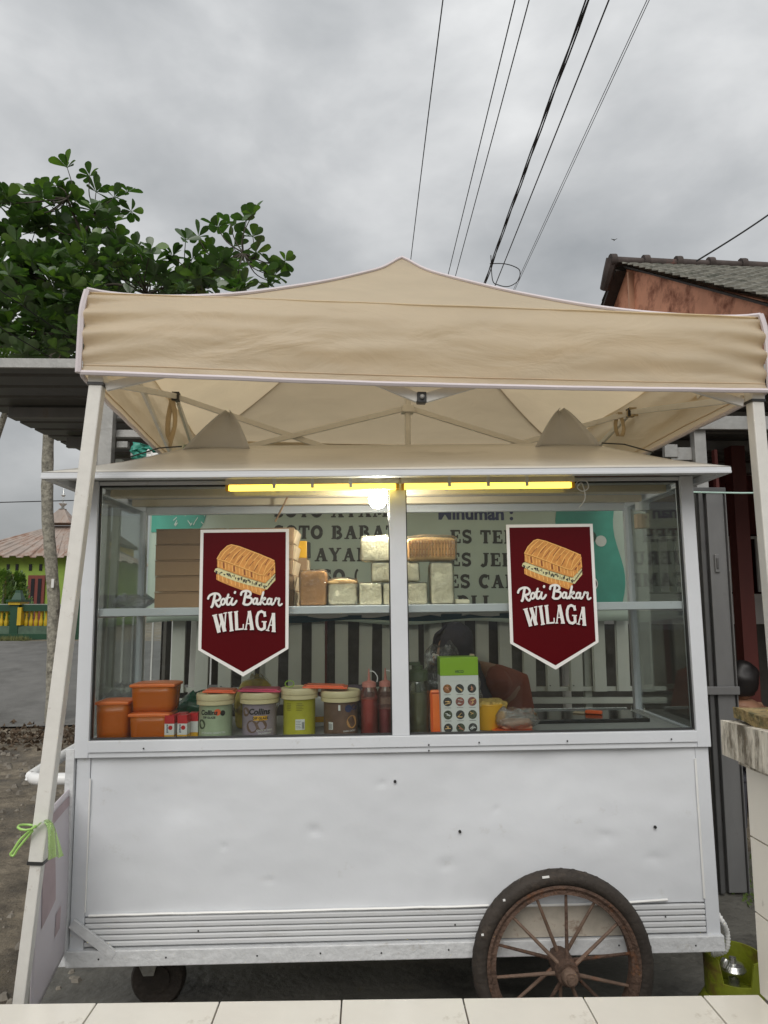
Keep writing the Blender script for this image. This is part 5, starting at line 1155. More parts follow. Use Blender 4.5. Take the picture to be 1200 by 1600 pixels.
def hand_chains(w_, d, side, s=1.):
    """palm and five bent fingers from wrist point w_ heading along d"""
    w_ = Vector(w_); d = Vector(d).normalized(); up = Vector((0, 0, 1)); sd = d.cross(up).normalized(); up = sd.cross(d)
    palm = w_+d*.05*s; out = [[(tuple(w_), .024), (tuple(palm), (.034, .016)), (tuple(palm+d*.035), (.034, .014))]]
    base = palm+d*.035
    for i, ln_ in enumerate((.062, .072, .068, .054)):
        b = base+sd*(.026-.0175*i)*side; out.append([(tuple(palm+d*.03+sd*(.018-.012*i)*side), .010), (tuple(b+d*.012), .0092), (tuple(b+d*ln_*.55-up*.012), .0085), (tuple(b+d*ln_*.85-up*.032), .007)])
    t0 = w_+d*.03+sd*.02*side; out.append([(tuple(t0), .011), (tuple(t0+sd*.03*side+d*.02), .0095), (tuple(t0+sd*.038*side+d*.05-up*.01), .008)])
    return out
def person(name, label, base, pelvis, chest, shoulder_w, neck, head, head_r, sh_m, facing, arms, covering, cov_m, loc, legs=True):
    t = thing(name, label, 'person', loc)
    V = Vector
    P, Cc, Nk, H = V(pelvis), V(chest), V(neck), V(head); F = V(facing).normalized(); side = F.cross(V((0, 0, 1))).normalized()
    ch = [[(tuple(P), (.15, .12)), (tuple(P.lerp(Cc, .5)), (.135, .11)), (tuple(Cc), (.15, .115)), (tuple(Cc.lerp(Nk, .7)), (.08, .08)), (tuple(Nk), .052), (tuple(Nk.lerp(H, .45)), .055), (tuple(H-V((0, 0, .03))+F*.01), head_r*.86), (tuple(H+V((0, 0, .055))-F*.012), head_r*.80)]]
    ch[0].append((tuple(H+V((0, 0, .085))-F*.015), head_r*.5))
    shirt = [[(tuple(P), (.18, .16)), (tuple(P.lerp(Cc, .5)), (.18, .165)), (tuple(Cc), (.185, .165)), (tuple(Cc.lerp(Nk, .6)), (.12, .11))]]
    for sgn, (el, wr) in zip((-1, 1), arms):
        S_ = Cc.lerp(Nk, .35)+side*shoulder_w*sgn
        ch.append([(tuple(Cc.lerp(Nk, .7)), .07), (tuple(S_), .052), (tuple(el), .038), (tuple(V(el).lerp(V(wr), .5)), .034), (tuple(wr), .024)])
        shirt.append([(tuple(Cc.lerp(Nk, .6)), (.10, .09)), (tuple(S_), .068), (tuple(el), .056), (tuple(V(el).lerp(V(wr), .55)), .048)])
    if legs:
        for sgn in (-1, 1):
            hp = P+side*.09*sgn-V((0, 0, .03)); kn = hp+F*.40+side*.04*sgn; an = V((kn.x, kn.y, .08))+F*.0
            ch.append([(tuple(P), (.15, .12)), (tuple(hp+F*.02), .085), (tuple(kn), .055), (tuple(kn.lerp(an, .4)), .05), (tuple(an), .036), (tuple(an+F*.14-V((0, 0, .04))), .03)])
    ch2 = ch+[]
    body = skinned('body', skin, ch2, t)
    for sgn, (el, wr) in zip((-1, 1), arms):
        hc = hand_chains(wr, V(wr)-V(el), sgn)
        skinned('hand', skin, [c for c in hc[:1]], t, 2)
        for c in hc[1:]: skinned('finger' if c is not hc[-1] else 'thumb', skin, [c], t, 1)
    skinned('shirt', sh_m, shirt, t)
    if legs:
        tr_ = []
        for sgn in (-1, 1):
            hp = P+side*.09*sgn-V((0, 0, .03)); kn = hp+F*.40+side*.04*sgn; an = V((kn.x, kn.y, .08))
            tr_.append([(tuple(P-V((0, 0, .01))), (.16, .13)), (tuple(hp+F*.02), .10), (tuple(kn), .07), (tuple(kn.lerp(an, .4)), .062), (tuple(kn.lerp(an, .9)), .05)])
        skinned('trousers', pants_m, tr_, t)
    # face
    g = G()
    g.tube([H+F*(head_r*.80)+V((0, 0, .02)), H+F*(head_r*.98)+V((0, 0, -.012)), H+F*(head_r*.84)+V((0, 0, -.02))], [.008, .012, .009], 8); g.build('nose', skin, t, smooth=True)
    for sgn in (-1, 1):
        g = G(); g.lathe([(0, -.011), (.009, -.006), (.011, 0), (.009, .006), (0, .011)], 10, Matrix.Translation(H+F*head_r*.78+side*.030*sgn+V((0, 0, .022)))); g.build('eye', card_white, t, smooth=True)
        g = G(); g.lathe([(0, -.02), (.010, -.012), (.012, 0), (.010, .012), (0, .02)], 8, Matrix.Translation(H+side*head_r*.86*sgn)); g.build('ear', skin, t, smooth=True)
    g = G(); g.tube([H+F*head_r*.80+side*.022+V((0, 0, -.045)), H+F*head_r*.86+V((0, 0, -.046)), H+F*head_r*.80-side*.022+V((0, 0, -.045))], .005, 6); g.build('mouth', mat('lip', (.22, .09, .07), .5), t, smooth=True)
    # head covering or hair: a shell open at the face
    def shell(u, v):
        a_ = (u-.5)*2*math.pi*(1-.30*(1 if covering == 'hijab' else .55)); ph = v*math.pi*(.80 if covering == 'hijab' else .76)
        d = -F*math.cos(a_)+side*math.sin(a_); rr = head_r*(1.26 if covering == 'hijab' else 1.12)
        p = H+V((0, 0, .02))+d*rr*math.sin(ph)*(1.0)+V((0, 0, rr*1.12*math.cos(ph)))
        if covering == 'hijab' and v > .7: p = p+d*(v-.7)*.55-V((0, 0, (v-.7)*.7))
        if covering == 'hair': p += d*.018*noise.noise(p*9+V((1, 2, 3)))+V((0, 0, -.03*(v > .8)))
        p += V((noise.noise(p*14), noise.noise(p*14+V((3, 0, 0))), noise.noise(p*14+V((0, 5, 0)))))*.014
        return p
    g = G(); g.grid(shell, 28, 18); g.build('headscarf' if covering == 'hijab' else 'hair', cov_m, t, smooth=True, solid=.012, ang=None)
    return t
# seated vendor leaning forward behind the cart
hp_ = at(702, 1018, 3.72); sh_ = at(772, 1060, 3.80)
bx_, by_ = sh_.x, 3.80
person('person', 'person in rust-red shirt and dark headscarf sitting bent forward behind the cart', None,
       (.12, .10, .60), (.035, .02, 1.10), .20, (-.12, -.02, 1.22), (hp_.x-bx_, hp_.y-by_, hp_.z-.02), .098, shirt_red, (-1, -.15, -.3),
       [((-.13, .24, .93), (-.33, .12, .90)), ((.16, -.19, .93), (-.02, -.30, .84))], 'hijab', hijab_m, (bx_, by_, 0))
stt = thing('plastic_stool', 'low stool under the seated person behind the cart', 'stool', (bx_+.12, by_+.1, 0))
g = G(); g.bb(-.16, .16, -.16, .16, .40, .44); g.build('seat', pants_m, stt, bev=.01)
for a_ in (-1, 1):
    for b_ in (-1, 1): g = G(); g.bar((a_*.13, b_*.13, .40), (a_*.16, b_*.16, 0), .03); g.build('leg', pants_m, stt)
hq = at(1158, 1064, 5.3)
person('person', 'dark-haired person in shadow sitting inside the stall behind the mossy pillar', None,
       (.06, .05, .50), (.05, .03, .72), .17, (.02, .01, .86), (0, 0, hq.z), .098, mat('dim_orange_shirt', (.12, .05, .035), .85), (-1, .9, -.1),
       [((-.05, .26, .62), (-.25, .2, .55)), ((-.02, -.20, .62), (-.25, -.15, .55))], 'hair', hair_m, (hq.x, 5.3, 0))
stt = thing('plastic_stool', 'low stool under the dark-haired person inside the stall', 'stool', (hq.x+.06, 5.35, 0))
g = G(); g.bb(-.16, .16, -.16, .16, .30, .34); g.build('seat', pants_m, stt, bev=.01)
for a_ in (-1, 1):
    for b_ in (-1, 1): g = G(); g.bar((a_*.13, b_*.13, .30), (a_*.16, b_*.16, 0), .03); g.build('leg', pants_m, stt)

# ------------------------------------------------------------------ canopy tent
TYAW = R(3.6); TW, TD = 1.18, 1.1
TM = Matrix.Translation((.17, 3.47, 0)) @ Matrix.Rotation(TYAW, 4, 'Z'); TI = TM.inverted()
tent = thing('canopy_tent', 'beige pop-up canopy tent with cream steel frame over the food cart', 'canopy tent'); tent.matrix_world = TM
def tl(px, py, Y): return TI @ at(px, py, Y)
ZK, ZV, ZP = 2.575, 2.292, 3.30          # corner top, valance bottom, peak
def roof_z(x, y):
    a_, b_ = abs(x)/TW, abs(y)/TD; t_ = 1-max(a_, b_); h_ = t_**1.32
    off = 1-min(a_, b_)/max(a_, b_, 1e-6)
    sag = .05*off*math.sin(math.pi*min(1, t_*1.1))**1.0*(1-t_)
    tip = .03*math.exp(-(t_-1)**2/.004)
    return ZK+(ZP-ZK-.03)*h_-sag+tip+.004*noise.noise((x*3, y*3, 1))
g = G(); n = 56
def warp(u): 
    return u
crn = [(-TW, -TD), (TW, -TD), (TW, TD), (-TW, TD)]
for k_ in range(4):     # four sewn panels meeting at the hips
    ca, cb = crn[k_], crn[(k_+1) % 4]
    def panel(u, v):
        v = min(v, .998); x = (ca[0]+(cb[0]-ca[0])*u)*(1-v); y = (ca[1]+(cb[1]-ca[1])*u)*(1-v); return (x, y, roof_z(x, y))
    g.grid(panel, 60, 40)
# valance: strip round the four sides, softly folded, joined to the top by a rounded shoulder
def per(s):
    s = s % 4; k_ = int(s); f_ = s-k_
    c = [(-TW, -TD), (TW, -TD), (TW, TD), (-TW, TD)]; a_, b_ = c[k_], c[(k_+1) % 4]; return a_[0]+(b_[0]-a_[0])*f_, a_[1]+(b_[1]-a_[1])*f_, k_, f_
nor = [(0, -1), (1, 0), (0, 1), (-1, 0)]
def val(u, v):
    x, y, k_, f_ = per(u*4*.99999); nx, ny = nor[k_]
    e_ = math.sin(math.pi*f_); al = x+y*1.3
    fold = .010*noise.noise((al*1.1, v*2.6, 4))*e_ + .006*noise.noise((al*4, v*7, 1)) + .0022*noise.noise((al*14, v*16, 6))
    fold += .014*math.sin(v*3.1)*e_ - .020*max(0, math.sin((v-.62)*8))*(.35+.65*abs(noise.noise((al*.9, 0, 9)))*2) + .010*max(0, math.sin((v-.28)*9))*noise.noise((al*1.3, 2, 2))
    fold *= .7; ed_ = min(f_, 1-f_)
    fold += .012*math.sin(v*26+ed_*30)*math.exp(-ed_*22)*(v > .05)*min(1, (1-v)*5)
    out = .012*math.sin(min(1, v*4)*math.pi/2)
    return (x+nx*(fold+out), y+ny*(fold+out), ZK-(ZK-ZV)*v+.003-.012*e_*v)
g2 = G(); g2.grid(val, 400, 30)
o1 = len(g.v); g.add(g2.v, g2.f)
cn = g.build('canopy', canvas, tent, smooth=True, ang=None)
# bindings
g = G(); g.tube([(lambda q: (q[0]*1.0, q[1], q[2]))(val(i/240, 1.0)) for i in range(240)], .0085, 6, closed=True); g.v = [v for v in g.v]; g.build('hem_binding', piping, tent, smooth=True)
g = G(); g.tube([(lambda q: (q[0], q[1], q[2]))(val(i/400, .90)) for i in range(400)], .0028, 4, closed=True); g.build('stitched_seam', canvas, tent, smooth=True)
for sx_ in (-1, 1):
    for sy_ in (-1, 1):
        pts = [(sx_*TW*(1-i/40), sy_*TD*(1-i/40), roof_z(sx_*TW*(1-i/40), sy_*TD*(1-i/40))+.008) for i in range(41)]
        g = G(); g.tube(pts, .008, 6); g.build('seam_binding', piping, tent, smooth=True)
        g = G(); g.tube([(sx_*(TW+.010*math.sin(min(1, v*3)*1.57)), sy_*(TD+.010*math.sin(min(1, v*3)*1.57)), ZK+.006-(ZK-ZV+.004)*v) for v in [i/12 for i in range(13)]], .0105, 6); g.build('corner_binding', piping, tent, smooth=True)
# legs
def leg(top, foot, vis=True):
    top = Vector(top); foot = Vector(foot); mid = top.lerp(foot, .66)
    g = G(); g.bar(top, mid, .044, .044, up=(0, 1, 0)); o = g.build('leg', tent_steel, tent, bev=.004)
    g = G(); g.bar(mid, foot+Vector((0, 0, .004)), .034, .034, up=(0, 1, 0)); g.build('inner_tube', tent_steel, o, bev=.003)
    g = G(); d = (mid-top).normalized(); g.bar(mid-d*.004, mid+d*.006, .047, .047, up=(0, 1, 0)); g.build('collar', black_plastic, o)
    g = G(); g.bb(foot.x-.045, foot.x+.045, foot.y-.045, foot.y+.045, 0, .005); g.build('foot_plate', tent_steel, o)
    g = G(); g.bar(top, top+Vector((0, 0, .26)), .05, .05, up=(0, 1, 0)); g.build('corner_bracket', tent_steel, o, bev=.004)
    g = G(); g.bar(top-Vector((0, 0, .008)), top+Vector((0, 0, .001)), .052, .052, up=(0, 1, 0)); g.build('bracket_gasket', black_plastic, o)
tp = tl(138, 597, 2.3); ft = tl(30, 1555, 2.30); ft2 = tp+(ft-tp)*((tp.z)/(tp.z-ft.z)); 
leg((-1.142, -1.062, 2.27), (ft2.x, ft2.y, 0))
leg((1.160, -1.062, 2.27), (1.175, -1.10, 0))
leg((-1.142, 1.062, 2.27), (-1.19, 1.12, 0)); leg((1.142, 1.062, 2.27), (1.19, 1.12, 0))
# truss
def tbar(a, b, w_=.026, h_=.014, name='truss_bar', m=None):
    g = G(); g.bar(a, b, h_, w_); return g.build(name, m or tent_steel, tent, bev=.002)
def joint(p, s=.018):
    g = G(); p = Vector(p); g.bb(p.x-s, p.x+s, p.y-s, p.y+s, p.z-s*1.2, p.z+s*1.2); g.build('hinge', black_plastic, tent, bev=.003)
    g = G(); g.lathe([(.008, 0), (.008, .008), (.004, .011)], 8, Matrix.Translation((p.x, p.y-s-.001, p.z)) @ Matrix.Rotation(R(90), 4, 'X')); g.build('bolt', steel, tent)
LM = tl(275, 620, 3.40); RMj = tl(985, 645, 3.52)
CT = Vector((tl(637, 640, 3.47).x, .0, tl(637, 640, 3.47).z))
CB = Vector((CT.x, 0, CT.z-.32))
g = G(); g.tube([(CT.x, 0, CB.z-.10), (CT.x, 0, ZP-.09)], .015, 10); g.build('centre_pole', tent_steel, tent, smooth=True)
g = G(); g.lathe([(.0, 0), (.05, .0), (.04, .02), (0, .03)], 16, Matrix.Translation((CT.x, 0, ZP-.09))); g.build('pole_cap', black_plastic, tent, smooth=True)
for q, nm in ((CT, 'hub'), (CB, 'hub')):
    g = G(); g.bb(q.x-.03, q.x+.03, -.03, .03, q.z-.018, q.z+.018); g.build(nm, tent_steel, tent, bev=.003)
lm_low = LM-Vector((0, 0, .34)); rm_low = RMj-Vector((0, 0, .34))
tbar(LM, CB+Vector((-.03, .012, 0))); tbar(CT+Vector((-.03, -.004, 0)), lm_low+Vector((0, -.016, 0)))
tbar(RMj, CB+Vector((.03, .012, 0))); tbar(CT+Vector((.03, -.004, 0)), rm_low+Vector((0, -.016, 0)))
joint(LM); joint(RMj); joint(Vector((LM.x, LM.y, lm_low.z))); joint(Vector((RMj.x, RMj.y, rm_low.z)))
FB = Vector((.0, -1.07, tl(657, 625, 2.42).z)); FB.x = tl(657, 619, 2.42).x
BBk = Vector((0, 1.07, FB.z))
for S_ in (-1, 1):
    for Yk, J in ((-1.07, FB), (1.07, BBk)):
        tbar(J+Vector((S_*.012, 0, .0)), (S_*.52, Yk, 2.43), .034); tbar((S_*1.115, Yk+.008, 2.262), (S_*.56, Yk+.008, 2.415), .030); tbar((S_*1.115, Yk+.016, 2.44), (S_*.58, Yk+.02, 2.30) if False else (S_*.60, Yk+.018, 2.43), .026)
    J = LM if S_ < 0 else RMj
    tbar((S_*1.125, -1.04, 2.285), J+Vector((0, -.012, 0)), .026); 
    lo = Vector((J.x, J.y, J.z-.34))
    tbar((S_*1.125, 1.04, 2.285), J+Vector((0, .012, 0)), .026)
joint(FB, .016); joint(BBk, .016)
tbar(tl(213, 588, 2.75), tl(266, 706, 3.45), .026); tbar(tl(279, 630, 3.45), tl(302, 694, 4.1), .022)
tbar(tl(1104, 606, 2.85), tl(1013, 708, 3.75), .024); tbar(tl(996, 655, 3.55), tl(950, 704, 4.1), .022)
# roof stays from the centre pole to the corners, holding the cloth
for sx_ in (-1, 1):
    for sy_ in (-1, 1):
        pass
def strap(a, ln_, wd=.03, sw=.02):
    g = G(); a = Vector(a)
    g.grid(lambda u, v: (a.x+(u-.5)*wd*(1-.3*math.sin(v*3.1))+sw*math.sin(v*3.3), a.y-.01+.015*math.sin(v*5), a.z-ln_*v), 3, 12); g.grid(lambda u, v: (a.x+(u-.5)*wd*.8-sw*.8*math.sin(v*2.8), a.y+.012, a.z-ln_*.92*v), 3, 12)
    g.build('tie_strap', mat('tan_strap', (.48, .38, .24), .8), tent, smooth=True, solid=.002, ang=None)
strap(LM+Vector((-.02, 0, -.01)), .25); strap(RMj+Vector((-.06, 0, 0)), .13, .025, .02); strap(RMj+Vector((.0, -.02, .02)), .05, .04, .01)

# ------------------------------------------------------------------ side board tied to the tent leg, and string
bd = thing('side_board', 'faded white and pink advertising board between cart and tent leg', 'sign board', (0, 0, 0))
c_tr = at(113, 1228, 2.70); c_br = at(104, 1482, 2.70); c_tl = at(58, 1292, 2.37); c_bl = at(46, 1600, 2.37); c_bm = at(82, 1560, 2.52)
def bdf(u, v, o_=0):
    top = c_tl.lerp(c_tr, u); botl = c_bl.lerp(Vector((c_br.x, c_br.y, c_br.z)), u); p = botl.lerp(top, v); 
    return (p.x+.01*math.sin(u*3)*math.sin(v*4)+o_, p.y, p.z+.0)
g = G(); g.grid(lambda u, v: bdf(u, v), 16, 24); g.build('board', poster_m, bd, smooth=True, solid=.004, ang=None)
g = G(); g.grid(lambda u, v: bdf(.15+.33*u+.0, .42+.42*v+.05*u, .0035), 8, 12); g.build('pink_picture', poster_p, bd, smooth=True, ang=None)
g = G(); g.grid(lambda u, v: bdf(.05+.9*u, .90+.06*v, .0035), 8, 3); g.build('pink_band', poster_p, bd, smooth=True, ang=None)
g = G(); g.grid(lambda u, v: bdf(.5+.15*u, .25+.13*v, .0035), 4, 4); g.build('pink_mark', poster_p, bd, smooth=True, ang=None)
bd['label'] = 'faded white and pink advertising board between cart and tent leg'
q = at(62, 1290, 2.30)
stn = thing('plastic_string', 'lime green plastic string knotted around the tent leg and board', 'string', q)
g = G(); g.tube([(-.035+.03*math.cos(a*.63)*1.0, -.03+.032*math.sin(a*.63), -.004*math.sin(a*.9)+.005) for a in range(10)], .0045, 6, closed=True)
kn = [(-.01, -.032, 0), (-.05, -.035, -.035), (-.075, -.036, -.075), (-.085, -.036, -.09), (-.075, -.034, -.095), (-.06, -.032, -.07), (-.01, -.034, -.008)]
g.tube(curve_pts(kn, 6), .005, 6); g.build('knotted_loop', mat('lime_string', (.36, .60, .16), .4), stn, smooth=True)
def film_s(u, v):
    p = [(.0, -.035, .0), (.03, -.04, .03), (.065, -.045, .015), (.085, -.05, -.05), (.10, -.05, -.12)]; cp = curve_pts(p, 5); i = min(len(cp)-1, int(v*(len(cp)-1))); c_ = cp[i]
    return c_*.85+Vector(((u-.5)*.038*(.4+v), .012*math.sin(u*9+v*4), (u-.5)*.012))
g = G(); g.grid(film_s, 8, 20); g.build('film_tail', green_film, stn, smooth=True, ang=None); stn.scale = (.8, .8, .8)

# ------------------------------------------------------------------ gas cylinder, hose
q = at(1133, 1560, 2.77)
gc = thing('gas_cylinder', 'small lime green gas cylinder with rusty guard ring by the cart corner', 'gas cylinder', (q.x+.035, 2.77, -.05))
g = G(); g.lathe([(0, .05), (.09, .05), (.12, .06), (.13, .09), (.128, .15), (.10, .195), (.05, .215), (0, .218)], 36); g.build('tank', lime_gas, gc, smooth=True)
g = G(); g.lathe([(.10, .051), (.105, .051), (.105, .07), (.10, .07)], 30, caps=False); g.build('foot_ring', lime_gas, gc, smooth=True)
g = G(); nn = 40
vs = []
for i in range(nn):
    a = 2*math.pi*i/nn; cut = .075 if 3.9 < a < 5.0 else 0
    for r_, z in ((.098, .185), (.10, .335-cut), (.094, .335-cut), (.092, .185)): vs.append((r_*math.cos(a), r_*math.sin(a), z))
g.add(vs, [(i*4+j, ((i+1) % nn)*4+j, ((i+1) % nn)*4+(j+1) % 4, i*4+(j+1) % 4) for i in range(nn) for j in range(4)]); g.build('guard_ring', lime_gas, gc, smooth=True, ang=40)
g = G(); g.lathe([(0, .215), (.02, .215), (.02, .25), (.012, .255), (.012, .27)], 14); g.build('valve', chrome, gc, smooth=True)
g = G(); g.lathe([(0, .272), (.04, .272), (.045, .28), (.035, .296), (.015, .30), (.012, .318), (0, .32)], 20); g.build('regulator', chrome, gc, smooth=True)
g = G(); g.lathe([(0, 0), (.014, 0), (.016, .02), (.012, .03), (0, .03)], 12, Matrix.Translation((-.045, -.02, .295)) @ Matrix.Rotation(R(25), 4, 'Y')); g.build('gauge', chrome, gc, smooth=True)
q1 = at(1124, 1432, 2.72); q2 = at(1134, 1484, 2.74)
hs = thing('gas_hose', 'white spiral hose running from the cart to the gas cylinder', 'hose', q1)
g = G(); pts = curve_pts([(0, .12, .02), (0, 0, 0), (q2.x-q1.x+.004, .01, -.06), (q2.x-q1.x+.0, .02, q2.z-q1.z), (q2.x-q1.x-.03, .06, q2.z-q1.z-.035)], 14)
g.tube(pts, [.0085+.0022*math.sin(i*2.6) for i in range(len(pts))], 8); g.build('hose', card_white, hs, smooth=True, ang=None)

# ------------------------------------------------------------------ power lines
VX, VZ = .0215, 0
wires = [(693, .0045, 'black cable rising from behind the tip of the canopy'), (805, .0045, 'first of the two close black cables past the canopy tip'), (827, .0045, 'second of the two close black cables past the canopy tip'),
         (917, .011, 'thick twisted black cable over the canopy'), (952, .006, 'straight black cable next to the thick twisted one'), (1012, .0030, 'thin wire of the pair at the outer edge of the cables'), (1015.5, .0030, 'thinner outer wire of the pair at the outer edge of the cables')]
for i, (px_, r_, lab) in enumerate(wires):
    d = ray(px_, 0); zh = 6.2 if i != 3 else 5.9; t_ = (zh-CAM_Z)/d.z; x = d.x*t_
    wt = thing('power_line', lab, 'power line', (x, 10, zh), (0, 0, 0), 'overhead power lines')
    g = G(); yy = [-30+2.2*k for k in range(40)]
    if i == 3:
        for ph in (0, 2.1, 4.2):
            p2 = []
            for k in range(260): y = -12+k*.3; p2.append((.013*math.cos(y*2.2+ph)+.03*noise.noise((y*.5, 0, 1)), y, .013*math.sin(y*2.2+ph)+.03*noise.noise((y*.5, 3, 1))))
            g.tube(p2, .0068, 6)
    else: g.tube([(.012*noise.noise((y*.15, i, 0))+ (0.0 if i != 6 else (y+4)*.0008), y, .0006*(y-12)**2*.05) for y in yy], r_*1.15, 6)
    g.build('cable', wire_m, wt, smooth=True)
q = at(795, 427, 11.5)
cl_ = thing('cable_coil', 'loose loop of black cable hanging from the twisted power line', 'cable', q)
g = G(); g.tube(curve_pts([(-.30, 0, .32), (-.28, 0, -.12), (-.18, .02, -.20), (0, .03, -.22), (.16, .02, -.12), (.19, 0, .04), (.10, 0, .12), (-.08, 0, .17), (-.32, 0, .17)], 8), .008, 6); g.build('cable', wire_m, cl_, smooth=True)
a = at(1200, 318, 12.2); b = at(1088, 408, 12.6)
wt = thing('power_line', 'black cable sloping down to the ridge of the salmon house', 'power line', b, (0, 0, 0), 'overhead power lines'); g = G(); dd = (a-b); pts = [dd*t_ - Vector((0, 0, .25*math.sin(math.pi*min(1, t_/3)))) for t_ in [k*.1 for k in range(31)]]; g.tube(pts, .016, 6); g.build('cable', wire_m, wt, smooth=True)
# thin wires low on the left by the tree
for i, (p1_, p2_) in enumerate((((-20, 440), (132, 545)), ((-20, 500), (132, 590)))):
    a = at(*p1_, 7.2); b = at(*p2_, 8.4); wt = thing('thin_wire', ['upper thin wire slanting in front of the tree crown to the stall roof', 'lower thin wire slanting in front of the tree crown to the stall roof'][i], 'wire', a); g = G(); g.tube([(b-a)*(t_-.2) for t_ in (0, .4, .8, 1.2, 1.5)], .006, 5); g.build('cable', wire_m, wt)
a = at(0, 785, 22); b = at(150, 781, 22); wt = thing('thin_wire', 'thin wire crossing the sky above the green house', 'wire', a); g = G(); g.tube([(b-a)*t_ for t_ in (-2, 0, 1, 3)], .016, 5); g.build('cable', wire_m, wt)
q = at(960, 375, 30); bt = thing('bird', 'tiny dark bird flying near the salmon roof', 'bird', q); g = G()
g.add([(-.15, 0, .05), (0, .03, 0), (.02, -.04, 0), (.13, 0, .07), (0, -.08, -.02), (.0, .1, .0), (0, 0, -.03)], [(0, 1, 2), (3, 2, 1), (2, 4, 1), (1, 5, 2), (1, 6, 2)]); g.build('body', ink, bt, solid=.02)

# ------------------------------------------------------------------ salmon house with tiled roof
AY = 12.8; AP = at(973, 405, AY); AP.z -= .1
hs_ = thing('salmon_house', 'salmon house with mossy grey tiled roof behind the canopy', 'house', (AP.x, AP.y, 0), (0, 0, R(2.6)))
RH = AP.z; S_ = .60; EY_ = -4.6; LN = 9.0
ze = RH+EY_*S_
g = G(); g.add([(.12, EY_+.3, 0), (.12, -EY_-.3, 0), (.12, -EY_-.3, ze+.12), (.12, 0, RH-.1), (.12, EY_+.3, ze+.12)] , [(0, 1, 2, 3, 4)]); g.add([(.12, EY_+.3, 0), (LN, EY_+.3, 0), (LN, EY_+.3, ze), (.12, EY_+.3, ze)], [(0, 1, 2, 3)]); g.build('wall', salmon, hs_, solid=.12)
g = G(); g.bar((.03, -.28, RH-.30), (.03, -.28, RH-3.2), .14, .05, up=(0, 1, 0)); g.build('corner_board', salmon_l, hs_)
g = G(); g.bar((.0, 0, RH-.12), (.0, 4.9, RH-.12-4.9*S_), .06, .30, up=(1, 0, 0)); g.build('barge_board', dark_board, hs_); g = G(); g.bar((.0, -.1, RH-.10), (.0, -4.7, RH-.10-4.7*S_), .03, .06, up=(1, 0, 0)); g.build('barge_board', dark_board, hs_)
# tile courses: each row a wavy strip overlapping the one below
for side_ in (-1, 1):
    g = G(); rows = 20
    for r_ in range(rows):
        y0_ = .02+r_*.235; y1_ = y0_+.275; nx = 200 if side_ < 0 else 30
        vs = []
        jit = random.uniform(-.02, .02)
        for i in range(nx+1):
            x = -.14+(LN+.1)*i/nx; wv = .028*abs(math.sin(x*math.pi/.22+jit))+.006*noise.noise((x*3, r_*2, 1))
            vs += [(x, side_*y0_, RH-y0_*S_+wv+.004), (x, side_*(y1_+.012*noise.noise((x*6, r_, 0))), RH-y1_*S_+wv+.045), (x, side_*(y1_), RH-y1_*S_+wv+.012)]
        g.add(vs, [f_ for i in range(nx) for f_ in ((3*i, 3*i+1, 3*i+4, 3*i+3), (3*i+1, 3*i+2, 3*i+5, 3*i+4))])
    o = g.build('tile_courses', old_tile, hs_, smooth=True, ang=30); o['kind'] = 'stuff'
x = -.25
while x < LN:
    g = G(); g.tube([(x, 0, RH+.05), (x+.66, 0, RH+.05)], [.095, .08], 10); g.v = [v for v in g.v]; g.build('ridge_tile', ridge_m, hs_, smooth=True)
    g = G(); g.tube([(x+.0, 0, RH+.065), (x+.11, 0, RH+.07)], .125, 10); g.build('ridge_collar', ridge_m, hs_, smooth=True); x += .64
g = G(); g.tube([(-.2, 0, RH+.10), (-.24, .1, RH-.12), (-.24, .35, RH-.35)], [.12, .11, .09], 8); g.build('ridge_end', ridge_m, hs_, smooth=True)

# ------------------------------------------------------------------ big broad-leaved tree
TRY = 9.2
tree = thing('almond_tree', 'large tree with glossy broad dark leaves and speckled grey trunk', 'tree', (at(76, 950, TRY).x, TRY, gh(TRY)))
T0 = tree.location.copy()
def tp_(px, py, Y=TRY): return at(px, py, Y)-T0
tk = [tp_(88, 1000), tp_(84, 960), tp_(80, 880), tp_(74, 800), tp_(74, 720), tp_(78, 650), tp_(84, 570), tp_(95, 500), tp_(110, 440)]
tk[0].z = -.03
g = G(); pts = curve_pts(tk, 6); g.tube([p+Vector((.008*noise.noise(p*3), 0, 0)) for p in pts], [.065+.012*noise.noise((i*.7, 0, 0))+.012*(1-i/len(pts)) for i in range(len(pts))], 14); g.build('trunk', bark, tree, smooth=True)
g = G(); 
q = tp_(83, 912, TRY-.1); g.bb(q.x-.02, q.x+.012, q.y-.01, q.y, q.z-.05, q.z+.06, ); g.build('paper_tag', card_white, tree)
rnd = random.Random(11)
# regions of foliage (pixel centre, radii, distance), built at their real distance
regs = [(30, 545, 80, 25, 9.0, 14), (110, 520, 60, 30, 8.7, 12), (60, 450, 90, 50, 8.6, 16), (20, 330, 60, 40, 9.3, 9), (90, 360, 75, 55, 9.0, 16), (30, 420, 80, 60, 9.4, 18), (110, 430, 90, 50, 8.8, 18), (60, 500, 90, 45, 9.2, 20), (170, 480, 70, 60, 9.3, 14), (190, 410, 55, 35, 9.1, 9), (250, 435, 60, 25, 9.0, 9), (310, 445, 60, 28, 9.2, 10), (370, 435, 60, 25, 8.9, 9), (130, 545, 70, 25, 9.5, 8), (-50, 400, 60, 90, 9.5, 14), (-60, 500, 60, 50, 9.3, 8), (20, 470, 70, 60, 10.0, 14), (130, 400, 60, 60, 9.9, 10), (220, 470, 120, 30, 9.7, 14)]
tips = []
for (cx, cy, rx_, ry_, Y, n_) in regs:
    for i in range(n_):
        a = rnd.random()*6.28; q_ = math.sqrt(rnd.random()); tips.append(tp_(cx+rx_*q_*math.cos(a), cy+ry_*q_*math.sin(a), Y+rnd.uniform(-.9, .9)))
